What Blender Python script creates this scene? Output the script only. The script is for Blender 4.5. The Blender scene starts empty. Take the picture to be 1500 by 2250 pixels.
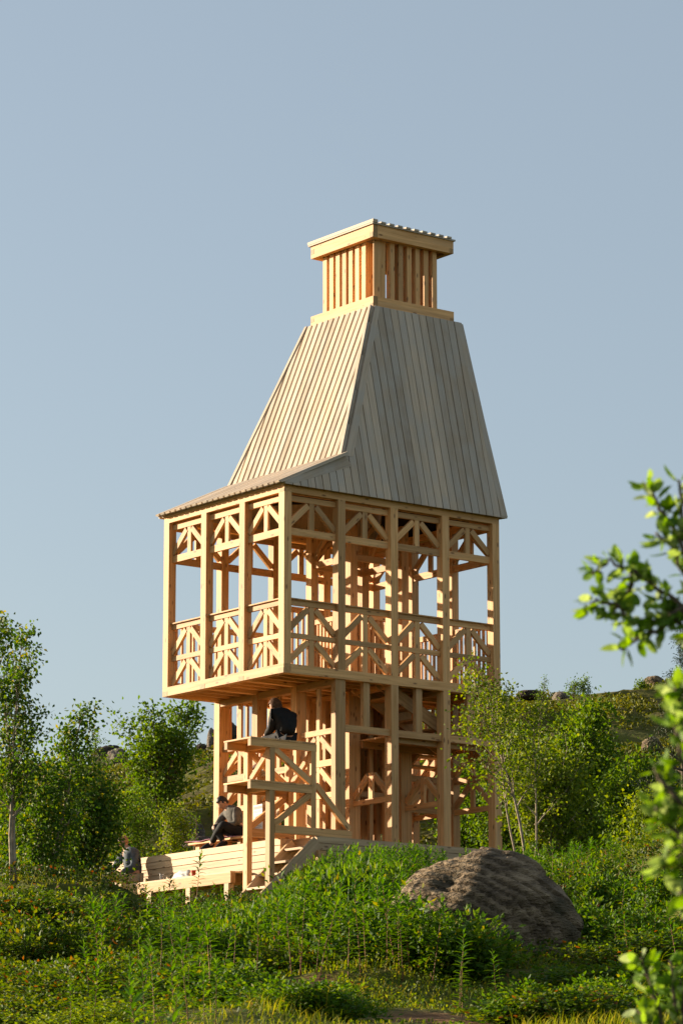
import bpy, bmesh, math, random
import numpy as np
from mathutils import Vector, Matrix

R = math.radians
scene = bpy.context.scene
COL = scene.collection

# ------------------------------------------------------------------ camera, sky, sun, exposure
CAM = np.array([-34.286, -46.586, -9.012])
FPX, PITCH, YAW = 7259.8, R(11.630), R(37.3642)
cam_d = bpy.data.cameras.new("camera")
cam = bpy.data.objects.new("camera", cam_d); COL.objects.link(cam)
cam.location = CAM
cam.rotation_euler = (R(90) + PITCH, 0, -YAW)
cam_d.sensor_fit = 'VERTICAL'; cam_d.sensor_height = 36.0; cam_d.sensor_width = 24.0
cam_d.lens = FPX / 2250.0 * 36.0
cam_d.clip_start = 0.1; cam_d.clip_end = 9000
cam_d.dof.use_dof = True; cam_d.dof.focus_distance = 58.0; cam_d.dof.aperture_fstop = 11.0
scene.camera = cam

SUN_EL = R(14.0)
SUN_DIR = Vector((-0.474, 0.880, 0)).normalized() * math.cos(SUN_EL) + Vector((0, 0, math.sin(SUN_EL)))
world = bpy.data.worlds.new("World"); scene.world = world; world.use_nodes = True
wn = world.node_tree.nodes; wl = world.node_tree.links; wn.clear()
sky = wn.new("ShaderNodeTexSky"); sky.sky_type = 'NISHITA'; sky.sun_disc = False
sky.sun_elevation = SUN_EL; sky.sun_rotation = math.atan2(SUN_DIR.x, SUN_DIR.y)
sky.air_density = 1.0; sky.dust_density = 1.6; sky.ozone_density = 1.4; sky.altitude = 0
bg = wn.new("ShaderNodeBackground"); bg.inputs[1].default_value = 0.0785
wo = wn.new("ShaderNodeOutputWorld")
hs0 = wn.new("ShaderNodeMix"); hs0.data_type = 'RGBA'; hs0.inputs['Factor'].default_value = .55
hs0.inputs[7].default_value = (2.25, 2.55, 2.75, 1)      # constant grey blue mixed in to flatten the sky colour
wl.new(sky.outputs[0], hs0.inputs[6]); wl.new(hs0.outputs[2], bg.inputs[0]); wl.new(bg.outputs[0], wo.inputs[0])

sd = bpy.data.lights.new("sun", 'SUN'); so = bpy.data.objects.new("sun", sd); COL.objects.link(so)
sd.energy = 5.0; sd.angle = R(0.5); sd.color = (1.0, 0.84, 0.62)
so.rotation_euler = SUN_DIR.to_track_quat('Z', 'Y').to_euler()
so.location = (-30, 60, 30)

scene.view_settings.view_transform = 'Standard'; scene.view_settings.look = 'None'
scene.view_settings.gamma = 1.0; scene.view_settings.use_curve_mapping = False
scene.view_settings.exposure = 1.28
scene.render.engine = 'CYCLES'
scene.cycles.max_bounces = 8; scene.cycles.diffuse_bounces = 3; scene.cycles.transmission_bounces = 4
scene.cycles.transparent_max_bounces = 4; scene.cycles.sample_clamp_indirect = 6.0
scene.cycles.caustics_reflective = False; scene.cycles.caustics_refractive = False
scene.cycles.use_denoising = True

# ------------------------------------------------------------------ small helpers
FH = np.array([math.sin(YAW), math.cos(YAW), 0.0])      # the view's level direction
RH = np.array([math.cos(YAW), -math.sin(YAW), 0.0])

def at(x, y, d):
    """point seen at photo pixel (x, y) at level distance d from the camera"""
    a = (x - 750) / FPX; b = (1125 - y) / FPX
    cp, sp = math.cos(PITCH), math.sin(PITCH)
    fx = cp - b * sp; uz = sp + b * cp
    v = FH * fx + RH * a; v[2] = uz
    return CAM + v * (d / math.hypot(v[0], v[1]))

rng = np.random.default_rng(11)
random.seed(5)

_tab = np.random.default_rng(3).random((256, 256))
def vnoise(x, y):
    xi = np.floor(x).astype(int); yi = np.floor(y).astype(int)
    fx = x - xi; fy = y - yi
    fx = fx * fx * (3 - 2 * fx); fy = fy * fy * (3 - 2 * fy)
    t = _tab
    a = t[xi % 256, yi % 256]; b = t[(xi + 1) % 256, yi % 256]
    c = t[xi % 256, (yi + 1) % 256]; d = t[(xi + 1) % 256, (yi + 1) % 256]
    return (a * (1 - fx) + b * fx) * (1 - fy) + (c * (1 - fx) + d * fx) * fy
def fbm(x, y, o=4):
    s = 0; a = .5
    for k in range(o):
        s = s + a * vnoise(x * 2 ** k + 17.3 * k, y * 2 ** k + 9.1 * k); a *= .5
    return s / (1 - .5 ** o)
def sstep(a, b, x):
    t = np.clip((x - a) / (b - a), 0, 1); return t * t * (3 - 2 * t)

SKY_X = np.array([-700, -100, 0, 140, 200, 232, 290, 360, 430, 470, 520, 620, 800, 1000, 1130, 1200, 1300, 1400, 1470, 1560, 1800, 2400])
SKY_Y = np.array([1720, 1705, 1700, 1698, 1692, 1688, 1690, 1680, 1662, 1648, 1638, 1618, 1590, 1562, 1542, 1534, 1524, 1514, 1502, 1496, 1500, 1560])
def ground(X, Y):
    X = np.asarray(X, float); Y = np.asarray(Y, float)
    dx = X - CAM[0]; dy = Y - CAM[1]
    a = dx * FH[0] + dy * FH[1]; r = dx * RH[0] + dy * RH[1]
    z = np.interp(a, [-3000, -60, 0, 14, 22, 30, 40, 50, 56, 62, 66], [-40, -15, -10.7, -9.15, -8.12, -7.32, -6.05, -4.85, -4.15, -3.62, -3.35])
    z = z + .11 * np.clip(r, -7, 9) * sstep(30, 58, a) * (1 - sstep(70, 100, a))
    z = z + (fbm(X * .45, Y * .45, 3) - .5) * .5 * (1 - sstep(46, 54, a) * (1 - sstep(66, 70, a))) * sstep(3, 12, a)
    hum = sstep(.42, .72, fbm(X * .62 + 31, Y * .62 + 7, 3)) * .85 * sstep(28, 34, a) * (1 - sstep(50, 55, a))
    z = z + hum * (1 - sstep(-3.2, -2.0, r) * (1 - sstep(3.2, 4.6, r)) * .75)
    tanr = r / np.maximum(a, 20)
    px = 750 + FPX * tanr * .98
    ysk = np.interp(px, SKY_X, SKY_Y)
    b = (1125 - ysk) / FPX
    slope = (math.sin(PITCH) + b * math.cos(PITCH)) / (math.cos(PITCH) - b * math.sin(PITCH))
    aa = 104.0
    zs = CAM[2] + aa * slope
    t = np.clip((a - 66) / (aa - 66), 0, 1)
    hill = -3.35 + (zs + 3.35) * (t * (1.35 - .35 * t))
    hill = hill + (fbm(X * .16, Y * .16, 4) - .5) * 2.4 * t * (1 - t) * 2 + (fbm(X * .5 + 40, Y * .5, 3) - .5) * .9 * np.minimum(1, t * 5) * (1 - .6 * sstep(.85, 1, t))
    far = zs - (a - aa) * .045 * np.exp(-np.maximum(a - aa, 0) / 300) 
    h = np.where(a > aa, far, hill)
    return np.where(a > 66, h, z)
def gz(x, y): return float(ground(np.array([x]), np.array([y]))[0])
def on_ground(x, d):
    """ground point under photo column x at level distance d"""
    p = CAM + FH * d + RH * ((x - 750) / FPX * d * 1.0)
    p[2] = gz(p[0], p[1]); return p

def newmat(name):
    m = bpy.data.materials.new(name); m.use_nodes = True
    nt = m.node_tree
    return m, nt, nt.nodes, nt.links, nt.nodes["Principled BSDF"]

def simple(name, col, rough=.7, spec=.3, noise=0.0, nscale=20.0):
    m, nt, n, l, p = newmat(name)
    p.inputs['Base Color'].default_value = (*col, 1); p.inputs['Roughness'].default_value = rough
    p.inputs['Specular IOR Level'].default_value = spec
    if noise:
        tc = n.new('ShaderNodeTexCoord'); nz = n.new('ShaderNodeTexNoise'); nz.inputs['Scale'].default_value = nscale
        nz.inputs['Detail'].default_value = 5
        l.new(tc.outputs['Object'], nz.inputs['Vector'])
        rp = n.new('ShaderNodeValToRGB')
        c = np.array(col)
        rp.color_ramp.elements[0].position = .3; rp.color_ramp.elements[1].position = .7
        rp.color_ramp.elements[0].color = (*np.clip(c * (1 - noise), 0, 1), 1); rp.color_ramp.elements[1].color = (*np.clip(c * (1 + noise), 0, 1), 1)
        l.new(nz.outputs['Fac'], rp.inputs[0]); l.new(rp.outputs[0], p.inputs['Base Color'])
        bp = n.new('ShaderNodeBump'); bp.inputs['Strength'].default_value = .25; bp.inputs['Distance'].default_value = .02
        l.new(nz.outputs['Fac'], bp.inputs['Height']); l.new(bp.outputs[0], p.inputs['Normal'])
    return m

def wood(name, light, dark, knot, vary=.18, knots=True, grey=None, weather=None):
    m, nt, n, l, p = newmat(name)
    at_ = n.new('ShaderNodeAttribute'); at_.attribute_name = 'grain'
    mp = n.new('ShaderNodeMapping'); mp.inputs['Scale'].default_value = (1.2, 26, 26)
    l.new(at_.outputs['Vector'], mp.inputs['Vector'])
    nz = n.new('ShaderNodeTexNoise'); nz.inputs['Scale'].default_value = 1.0; nz.inputs['Detail'].default_value = 4; nz.inputs['Distortion'].default_value = .6
    l.new(mp.outputs[0], nz.inputs['Vector'])
    rp = n.new('ShaderNodeValToRGB'); rp.color_ramp.elements[0].position = .32; rp.color_ramp.elements[1].position = .66
    rp.color_ramp.elements[0].color = (*dark, 1); rp.color_ramp.elements[1].color = (*light, 1)
    l.new(nz.outputs['Fac'], rp.inputs[0])
    # board to board tone
    gi = n.new('ShaderNodeAttribute'); gi.attribute_name = 'tone'
    mr = n.new('ShaderNodeMapRange'); mr.inputs['To Min'].default_value = 1 - vary; mr.inputs['To Max'].default_value = 1 + vary * .6
    l.new(gi.outputs['Fac'], mr.inputs['Value'])
    mx = n.new('ShaderNodeMix'); mx.data_type = 'RGBA'; mx.blend_type = 'MULTIPLY'; mx.inputs['Factor'].default_value = 1
    l.new(rp.outputs[0], mx.inputs[6]); l.new(mr.outputs[0], mx.inputs[7])
    last = mx.outputs[2]
    if weather:      # greyed streaks that run with the grain
        mw = n.new('ShaderNodeMapping'); mw.inputs['Scale'].default_value = (.5, 7, 7)
        l.new(at_.outputs['Vector'], mw.inputs['Vector'])
        nw = n.new('ShaderNodeTexNoise'); nw.inputs['Scale'].default_value = 1.0; nw.inputs['Detail'].default_value = 5; nw.inputs['Roughness'].default_value = .65
        l.new(mw.outputs[0], nw.inputs['Vector'])
        rw = n.new('ShaderNodeMapRange'); rw.inputs['From Min'].default_value = .50; rw.inputs['From Max'].default_value = .72; rw.inputs['To Max'].default_value = .55
        l.new(nw.outputs['Fac'], rw.inputs['Value'])
        xw = n.new('ShaderNodeMix'); xw.data_type = 'RGBA'; xw.inputs[7].default_value = (*weather, 1)
        l.new(rw.outputs[0], xw.inputs['Factor']); l.new(last, xw.inputs[6]); last = xw.outputs[2]
    if grey:
        nb = n.new('ShaderNodeTexNoise'); nb.inputs['Scale'].default_value = 1.6; nb.inputs['Detail'].default_value = 3
        l.new(at_.outputs['Vector'], nb.inputs['Vector'])
        mg = n.new('ShaderNodeMix'); mg.data_type = 'RGBA'; mg.inputs[7].default_value = (*grey, 1)
        rg = n.new('ShaderNodeMapRange'); rg.inputs['From Min'].default_value = .4; rg.inputs['From Max'].default_value = .65; rg.inputs['To Max'].default_value = .7
        l.new(nb.outputs['Fac'], rg.inputs['Value']); l.new(rg.outputs[0], mg.inputs['Factor'])
        l.new(last, mg.inputs[6]); last = mg.outputs[2]
    if knots:
        mk = n.new('ShaderNodeMapping'); mk.inputs['Scale'].default_value = (3.2, 9, 9)
        l.new(at_.outputs['Vector'], mk.inputs['Vector'])
        vo = n.new('ShaderNodeTexVoronoi'); vo.inputs['Scale'].default_value = 1.0
        l.new(mk.outputs[0], vo.inputs['Vector'])
        rk = n.new('ShaderNodeMapRange'); rk.inputs['From Min'].default_value = .10; rk.inputs['From Max'].default_value = .20
        rk.inputs['To Min'].default_value = .8; rk.inputs['To Max'].default_value = 0
        l.new(vo.outputs['Distance'], rk.inputs['Value'])
        m2 = n.new('ShaderNodeMix'); m2.data_type = 'RGBA'; m2.inputs[7].default_value = (*knot, 1)
        l.new(rk.outputs[0], m2.inputs['Factor']); l.new(last, m2.inputs[6]); last = m2.outputs[2]
    l.new(last, p.inputs['Base Color'])
    p.inputs['Roughness'].default_value = .62; p.inputs['Specular IOR Level'].default_value = .25
    bp = n.new('ShaderNodeBump'); bp.inputs['Strength'].default_value = .2; bp.inputs['Distance'].default_value = .01
    l.new(nz.outputs['Fac'], bp.inputs['Height']); l.new(bp.outputs[0], p.inputs['Normal'])
    return m

def leafmat(name, c_dark, c_mid, c_light, trans=.42, rough=.55, spec=.16, odd=None):
    m, nt, n, l, p = newmat(name)
    gi = n.new('ShaderNodeNewGeometry')
    rp = n.new('ShaderNodeValToRGB')
    e = rp.color_ramp.elements
    e[0].position = 0; e[0].color = (*c_dark, 1); e[1].position = 1; e[1].color = (*c_light, 1)
    k = e.new(.5); k.color = (*c_mid, 1)
    if odd:
        e[-1].position = .93; k2 = e.new(.965); k2.color = (*odd, 1)
    l.new(gi.outputs['Random Per Island'], rp.inputs[0])
    l.new(rp.outputs[0], p.inputs['Base Color'])
    p.inputs['Roughness'].default_value = rough; p.inputs['Specular IOR Level'].default_value = spec
    tr = n.new('ShaderNodeBsdfTranslucent')
    hs = n.new('ShaderNodeHueSaturation'); hs.inputs['Saturation'].default_value = 1.15; hs.inputs['Value'].default_value = 1.5; hs.inputs['Hue'].default_value = .485
    l.new(rp.outputs[0], hs.inputs['Color']); l.new(hs.outputs[0], tr.inputs['Color'])
    ms = n.new('ShaderNodeMixShader'); ms.inputs[0].default_value = trans
    l.new(p.outputs[0], ms.inputs[1]); l.new(tr.outputs[0], ms.inputs[2])
    l.new(ms.outputs[0], n['Material Output'].inputs['Surface'])
    return m

M = {}
M['wood'] = wood('planed_spruce', (.76, .43, .182), (.55, .28, .10), (.16, .06, .022), vary=.32, weather=(.46, .30, .17))
M['end'] = wood('spruce_end_grain', (.42, .25, .11), (.34, .19, .08), (.2, .1, .05), knots=False)
M['roof'] = wood('weathered_board', (.55, .425, .305), (.42, .325, .235), (.26, .18, .12), vary=.26, knots=False, grey=(.44, .39, .335))
M['deck'] = wood('deck_board', (.64, .45, .27), (.46, .31, .17), (.17, .09, .045), vary=.22)
M['birch_leaf'] = leafmat('birch_leaf', (.032, .078, .011), (.066, .135, .015), (.135, .190, .022), odd=(.30, .27, .03))
M['far_leaf'] = leafmat('far_leaf', (.050, .110, .011), (.090, .170, .014), (.155, .225, .020))
M['yellow_leaf'] = leafmat('sunny_leaf', (.070, .125, .011), (.125, .190, .015), (.230, .270, .026))
M['willow_leaf'] = leafmat('willow_leaf', (.10, .20, .022), (.17, .29, .038), (.32, .39, .16), trans=.50)
M['fire_leaf'] = leafmat('fireweed_leaf', (.055, .140, .018), (.095, .200, .024), (.160, .260, .034), trans=.45)
M['under_leaf'] = leafmat('undergrowth_leaf', (.032, .070, .009), (.070, .125, .012), (.150, .180, .018), odd=(.23, .10, .025))
M['thicket_leaf'] = leafmat('thicket_leaf', (.034, .085, .011), (.072, .150, .015), (.140, .215, .024), trans=.42, odd=(.24, .21, .03))
M['dark_cover'] = leafmat('bilberry_leaf', (.018, .038, .007), (.038, .070, .009), (.095, .115, .014), trans=.3, odd=(.19, .07, .02))
M['grass'] = leafmat('grass_blade', (.10, .15, .014), (.20, .23, .025), (.36, .31, .06), trans=.45)
M['heath_leaf'] = leafmat('heath_leaf', (.065, .070, .010), (.105, .125, .013), (.185, .170, .022), trans=.3)
M['spruce'] = leafmat('conifer_needle', (.016, .034, .012), (.026, .048, .016), (.045, .065, .020), trans=.15)
M['stem'] = simple('fireweed_stem', (.26, .12, .05), .6, .2)
M['bark'] = simple('birch_bark', (.30, .235, .165), .8, .2, noise=.45, nscale=14)
M['darkbark'] = simple('twig_bark', (.10, .075, .05), .85, .2, noise=.3, nscale=12)
M['rock'] = None

# ------------------------------------------------------------------ mesh builders
class MB:
    def __init__(s): s.v = []; s.f = []; s.g = []; s.m = []; s.t = []
    def _tone(s, n): q = random.random(); s.t += [q] * n
    def _off(s): return np.array([random.uniform(0, 90), random.uniform(0, 40), random.uniform(0, 40)])
    def beam(s, p0, p1, w, h, side=None, end=0):
        """a bar from p0 to p1 (axis through the middle); w along side, h along the third direction"""
        p0 = np.array(p0, float); p1 = np.array(p1, float)
        ax = p1 - p0; L = np.linalg.norm(ax); ax = ax / L
        if side is None: side = (1, 0, 0) if abs(ax[0]) < .9 else (0, 1, 0)
        sd_ = np.array(side, float); sd_ = sd_ - ax * sd_.dot(ax); sd_ /= np.linalg.norm(sd_)
        t = np.cross(ax, sd_); o = s._off(); b = len(s.v); s._tone(8)
        for e in (0, 1):
            for (i, j) in ((-1, -1), (1, -1), (1, 1), (-1, 1)):
                s.v.append(p0 + ax * L * e + sd_ * w / 2 * i + t * h / 2 * j)
                s.g.append(o + np.array([L * e, w / 2 * i, h / 2 * j]))
        F = [(0, 3, 2, 1), (4, 5, 6, 7), (0, 1, 5, 4), (1, 2, 6, 5), (2, 3, 7, 6), (3, 0, 4, 7)]
        for k, q in enumerate(F): s.f.append(tuple(b + i for i in q)); s.m.append(end if k < 2 else 0)
        return s
    def box(s, x0, x1, y0, y1, z0, z1, axis=None, end=0):
        d = [x1 - x0, y1 - y0, z1 - z0]
        if axis is None: axis = int(np.argmax(d))
        c = [(x0 + x1) / 2, (y0 + y1) / 2, (z0 + z1) / 2]
        a = list(c); b = list(c); lo = (x0, y0, z0); hi = (x1, y1, z1)
        a[axis] = lo[axis]; b[axis] = hi[axis]
        o = [1, 2, 0][axis]; sv = [0, 0, 0]; sv[o] = 1
        third = 3 - axis - o
        return s.beam(a, b, d[o], d[third], sv, end)
    def prism(s, poly, nrm, th, along):
        """a flat polygon thickened by th along nrm"""
        poly = [np.array(p, float) for p in poly]; nrm = np.array(nrm, float); nrm /= np.linalg.norm(nrm)
        al = np.array(along, float); al /= np.linalg.norm(al); cr = np.cross(nrm, al)
        # keep outward orientation
        area = np.zeros(3)
        for i in range(len(poly)): area += np.cross(poly[i], poly[(i + 1) % len(poly)])
        if area.dot(nrm) < 0: poly = poly[::-1]
        o = s._off(); b = len(s.v); n = len(poly); s._tone(2 * n)
        for k in (0, 1):
            for q in poly:
                P = q + nrm * th * k
                s.v.append(P); s.g.append(o + np.array([P.dot(al), P.dot(cr), th * k]))
        s.f.append(tuple(b + i for i in range(n - 1, -1, -1))); s.m.append(0)
        s.f.append(tuple(b + n + i for i in range(n))); s.m.append(0)
        for i in range(n):
            j = (i + 1) % n
            s.f.append((b + i, b + j, b + n + j, b + n + i)); s.m.append(0)
        return s
    def tube(s, pts, rad, seg=6, cap=True):
        pts = [np.array(p, float) for p in pts]; b = len(s.v); n = len(pts); o = s._off(); s._tone(n * seg)
        L = 0
        for i, p in enumerate(pts):
            t = pts[min(i + 1, n - 1)] - pts[max(i - 1, 0)]; t = t / (np.linalg.norm(t) + 1e-9)
            u = np.cross(t, (0.31, .17, .93) if abs(t[2]) < .9 else (1, 0, 0)); u /= np.linalg.norm(u); w = np.cross(t, u)
            if i: L += np.linalg.norm(p - pts[i - 1])
            for k in range(seg):
                a = 2 * math.pi * k / seg
                s.v.append(p + (u * math.cos(a) + w * math.sin(a)) * rad[i]); s.g.append(o + np.array([L, .1 * math.cos(a), .1 * math.sin(a)]))
        for i in range(n - 1):
            for k in range(seg):
                k2 = (k + 1) % seg
                s.f.append((b + i * seg + k, b + i * seg + k2, b + (i + 1) * seg + k2, b + (i + 1) * seg + k)); s.m.append(0)
        if cap:
            s.f.append(tuple(b + k for k in range(seg - 1, -1, -1))); s.m.append(0)
            s.f.append(tuple(b + (n - 1) * seg + k for k in range(seg))); s.m.append(0)
        return s
    def build(s, name, mats, parent=None, smooth=False, origin=None):
        me = bpy.data.meshes.new(name)
        V = np.array(s.v, float)
        if origin is not None: V = V - np.array(origin)
        me.from_pydata([tuple(p) for p in V], [], s.f)
        a = me.attributes.new('grain', 'FLOAT_VECTOR', 'POINT')
        a.data.foreach_set('vector', np.array(s.g, np.float32).ravel())
        if not isinstance(mats, (list, tuple)): mats = [mats]
        for m_ in mats: me.materials.append(m_)
        tn = me.attributes.new('tone', 'FLOAT', 'POINT')
        tn.data.foreach_set('value', np.modf(np.array((s.t + [0.5] * len(s.v))[:len(s.v)], np.float32))[0])
        me.polygons.foreach_set('material_index', np.array(s.m, np.int32))
        if smooth: me.polygons.foreach_set('use_smooth', np.ones(len(s.f), bool))
        me.update()
        ob = bpy.data.objects.new(name, me); COL.objects.link(ob)
        if parent is not None: ob.parent = parent
        if origin is not None: ob.location = origin
        return ob

def fastmesh(name, V, T, mat, smooth=False):
    """triangles only, straight from arrays"""
    me = bpy.data.meshes.new(name)
    V = np.asarray(V, np.float32); T = np.asarray(T, np.int32)
    me.vertices.add(len(V)); me.vertices.foreach_set('co', V.ravel())
    me.loops.add(T.size); me.loops.foreach_set('vertex_index', T.ravel())
    me.polygons.add(len(T)); me.polygons.foreach_set('loop_start', np.arange(0, T.size, T.shape[1], dtype=np.int32))
    me.polygons.foreach_set('loop_total', np.full(len(T), T.shape[1], np.int32))
    if smooth: me.polygons.foreach_set('use_smooth', np.ones(len(T), bool))
    me.materials.append(mat); me.update(calc_edges=True); me.validate()
    return me
def link(name, me, parent=None, loc=None):
    o = bpy.data.objects.new(name, me); COL.objects.link(o)
    if parent is not None: o.parent = parent
    if loc is not None: o.location = loc
    return o
def empty(name, loc=(0, 0, 0), rz=0.0):
    o = bpy.data.objects.new(name, None); COL.objects.link(o); o.location = loc; o.rotation_euler = (0, 0, rz); o.empty_display_size = .2
    return o
def tag(o, label, cat=None, group=None, kind=None):
    if label: o['label'] = label
    if cat: o['category'] = cat
    if group: o['group'] = group
    if kind: o['kind'] = kind
    return o
def copy_tree(o, parent=None):
    c = o.copy(); COL.objects.link(c)
    if parent is not None: c.parent = parent
    for ch in list(o.children): copy_tree(ch, c)
    return c

def leaves_arrays(cent, dirs, length, width, rs, fold=.25):
    """rhombic folded leaves: base, left, tip, right"""
    n = len(cent)
    d = dirs / (np.linalg.norm(dirs, axis=1, keepdims=True) + 1e-9)
    q = rs.normal(size=(n, 3)); sdv = np.cross(d, q); sdv /= (np.linalg.norm(sdv, axis=1, keepdims=True) + 1e-9)
    nn = np.cross(sdv, d)
    L = length * rs.uniform(.65, 1.25, (n, 1)); W = width * rs.uniform(.7, 1.2, (n, 1))
    base = cent - d * L * .5; tip = cent + d * L * .5
    mid = base + d * L * .42
    lf = mid + sdv * W * .5 + nn * W * fold; rt = mid - sdv * W * .5 + nn * W * fold
    V = np.stack([base, lf, tip, rt], 1).reshape(-1, 3)
    i = np.arange(n)[:, None] * 4
    T = np.concatenate([i + np.array([[0, 2, 1]]), i + np.array([[0, 3, 2]])], 1).reshape(-1, 3)
    return V, T

# ------------------------------------------------------------------ ground
def make_ground():
    a = np.concatenate([-np.geomspace(2500, 6, 24), np.arange(-4, 16, 1.0), np.arange(16, 68, .32), np.arange(68, 112, .45), np.geomspace(113, 4500, 34)])
    c = np.arange(-15, 15.01, .36); e = np.geomspace(15.8, 3500, 34)
    r = np.concatenate([-e[::-1], c, e])
    A, Rr = np.meshgrid(a, r, indexing='ij')
    X = CAM[0] + A * FH[0] + Rr * RH[0]; Y = CAM[1] + A * FH[1] + Rr * RH[1]
    Z = ground(X, Y)
    V = np.stack([X, Y, Z], -1).reshape(-1, 3)
    na, nr = A.shape
    i = np.arange(na * nr).reshape(na, nr)
    Q = np.stack([i[:-1, :-1], i[:-1, 1:], i[1:, 1:], i[1:, :-1]], -1).reshape(-1, 4)
    # bare earth: the worn path and a bank
    dirt = np.zeros(len(V))
    for (px, d, rx, ry) in DIRT:
        p = on_ground(px, d)
        da = (V[:, 0] - p[0]) * FH[0] + (V[:, 1] - p[1]) * FH[1]; dr = (V[:, 0] - p[0]) * RH[0] + (V[:, 1] - p[1]) * RH[1]
        q = np.sqrt((da / ry) ** 2 + (dr / rx) ** 2) + (fbm(V[:, 0] * 1.3, V[:, 1] * 1.3, 3) - .5) * .8
        dirt = np.maximum(dirt, 1 - sstep(.7, 1.05, q))
    far = sstep(63, 72, (V[:, 0] - CAM[0]) * FH[0] + (V[:, 1] - CAM[1]) * FH[1])
    m, nt, n, l, p = newmat('hillside_ground')
    tc = n.new('ShaderNodeTexCoord')
    n1 = n.new('ShaderNodeTexNoise'); n1.inputs['Scale'].default_value = .55; n1.inputs['Detail'].default_value = 7
    n2 = n.new('ShaderNodeTexNoise'); n2.inputs['Scale'].default_value = 5; n2.inputs['Detail'].default_value = 6
    l.new(tc.outputs['Object'], n1.inputs['Vector']); l.new(tc.outputs['Object'], n2.inputs['Vector'])
    r1 = n.new('ShaderNodeValToRGB'); el = r1.color_ramp.elements
    el[0].position = .3; el[0].color = (.045, .058, .012, 1); el[1].position = .75; el[1].color = (.14, .115, .03, 1)
    k = el.new(.5); k.color = (.085, .095, .016, 1)
    l.new(n2.outputs['Fac'], r1.inputs[0])
    r2 = n.new('ShaderNodeValToRGB'); el = r2.color_ramp.elements
    el[0].position = .38; el[0].color = (.065, .038, .014, 1); el[1].position = .62; el[1].color = (.11, .115, .016, 1)
    l.new(n1.outputs['Fac'], r2.inputs[0])
    af = n.new('ShaderNodeAttribute'); af.attribute_name = 'heath'
    ad = n.new('ShaderNodeAttribute'); ad.attribute_name = 'bare'
    x1 = n.new('ShaderNodeMix'); x1.data_type = 'RGBA'
    mm = n.new('ShaderNodeMath'); mm.operation = 'MULTIPLY'; mm.inputs[1].default_value = .7; l.new(af.outputs['Fac'], mm.inputs[0])
    l.new(mm.outputs[0], x1.inputs['Factor']); l.new(r1.outputs[0], x1.inputs[6]); l.new(r2.outputs[0], x1.inputs[7])
    rd = n.new('ShaderNodeValToRGB'); el = rd.color_ramp.elements
    el[0].position = .3; el[0].color = (.11, .052, .022, 1); el[1].position = .7; el[1].color = (.27, .145, .068, 1)
    l.new(n2.outputs['Fac'], rd.inputs[0])
    x2 = n.new('ShaderNodeMix'); x2.data_type = 'RGBA'
    l.new(ad.outputs['Fac'], x2.inputs['Factor']); l.new(x1.outputs[2], x2.inputs[6]); l.new(rd.outputs[0], x2.inputs[7])
    l.new(x2.outputs[2], p.inputs['Base Color']); p.inputs['Roughness'].default_value = .95; p.inputs['Specular IOR Level'].default_value = .1
    bp = n.new('ShaderNodeBump'); bp.inputs['Strength'].default_value = .8; bp.inputs['Distance'].default_value = .12
    l.new(n2.outputs['Fac'], bp.inputs['Height']); l.new(bp.outputs[0], p.inputs['Normal'])
    me = fastmesh('ground', V, Q, m, smooth=True)
    for nm, arr in (('bare', dirt), ('heath', far)):
        t = me.attributes.new(nm, 'FLOAT', 'POINT'); t.data.foreach_set('value', arr.astype(np.float32))
    return tag(link('ground', me), 'grassy hillside rising from the bottom of the picture to a heather ridge', None, None, 'structure')
DIRT = [(930, 26.4, .52, 1.1), (1030, 26.2, .32, .8), (655, 29.6, .32, .8), (600, 29.4, .2, .5)]
GROUND = make_ground()

# ------------------------------------------------------------------ the timber tower
b, p_ = 1.21, .165
U, V_ = 3 * b + p_, 4 * b + p_
DK = -2.87
W, WE = M['wood'], [M['wood'], M['end']]
tower = tag(empty('timber_tower', (0, 0, 0)), 'tall open timber frame lookout tower with steep board roof and slatted cupola', 'tower')
def part(mb, name, mats=None, parent=None): return mb.build(name, mats or W, parent or tower)

g = lambda k: k * b
# posts of the upper room
for k in range(5):
    for Y0 in (0, g(3)):
        part(MB().box(g(k), g(k) + p_, Y0, Y0 + p_, .165, 3.275), 'post')
for k in (1, 2):
    for X0 in (0, g(4)):
        part(MB().box(X0, X0 + p_, g(k), g(k) + p_, .165, 3.275), 'post')
# posts under it
def lowpost(x0, x1, y0, y1):
    part(MB().box(x0, x1, y0, y1, -4.6, -.002 if x0 < 4.7 or True else 0), 'post')
for k in range(4): lowpost(g(1) - .03, g(1) + .195, g(k) + .04 * (k == 0), g(k) + p_)
for k in (2, 3, 4): lowpost(g(k), g(k) + p_, .0, p_ + .03)
for k in (2, 3, 4): lowpost(g(k), g(k) + p_, g(3), g(3) + p_)
for k in (1, 2): lowpost(g(4), g(4) + p_, g(k), g(k) + p_)
for kx in (2, 3):
    for ky in (1, 2):
        part(MB().box(g(kx), g(kx) + p_, g(ky), g(ky) + p_, .0, 3.27), 'post')
        part(MB().box(g(kx) - .04, g(kx) + p_ + .05, g(ky) - .01, g(ky) + p_ + .01, DK, -.002), 'post')

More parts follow.
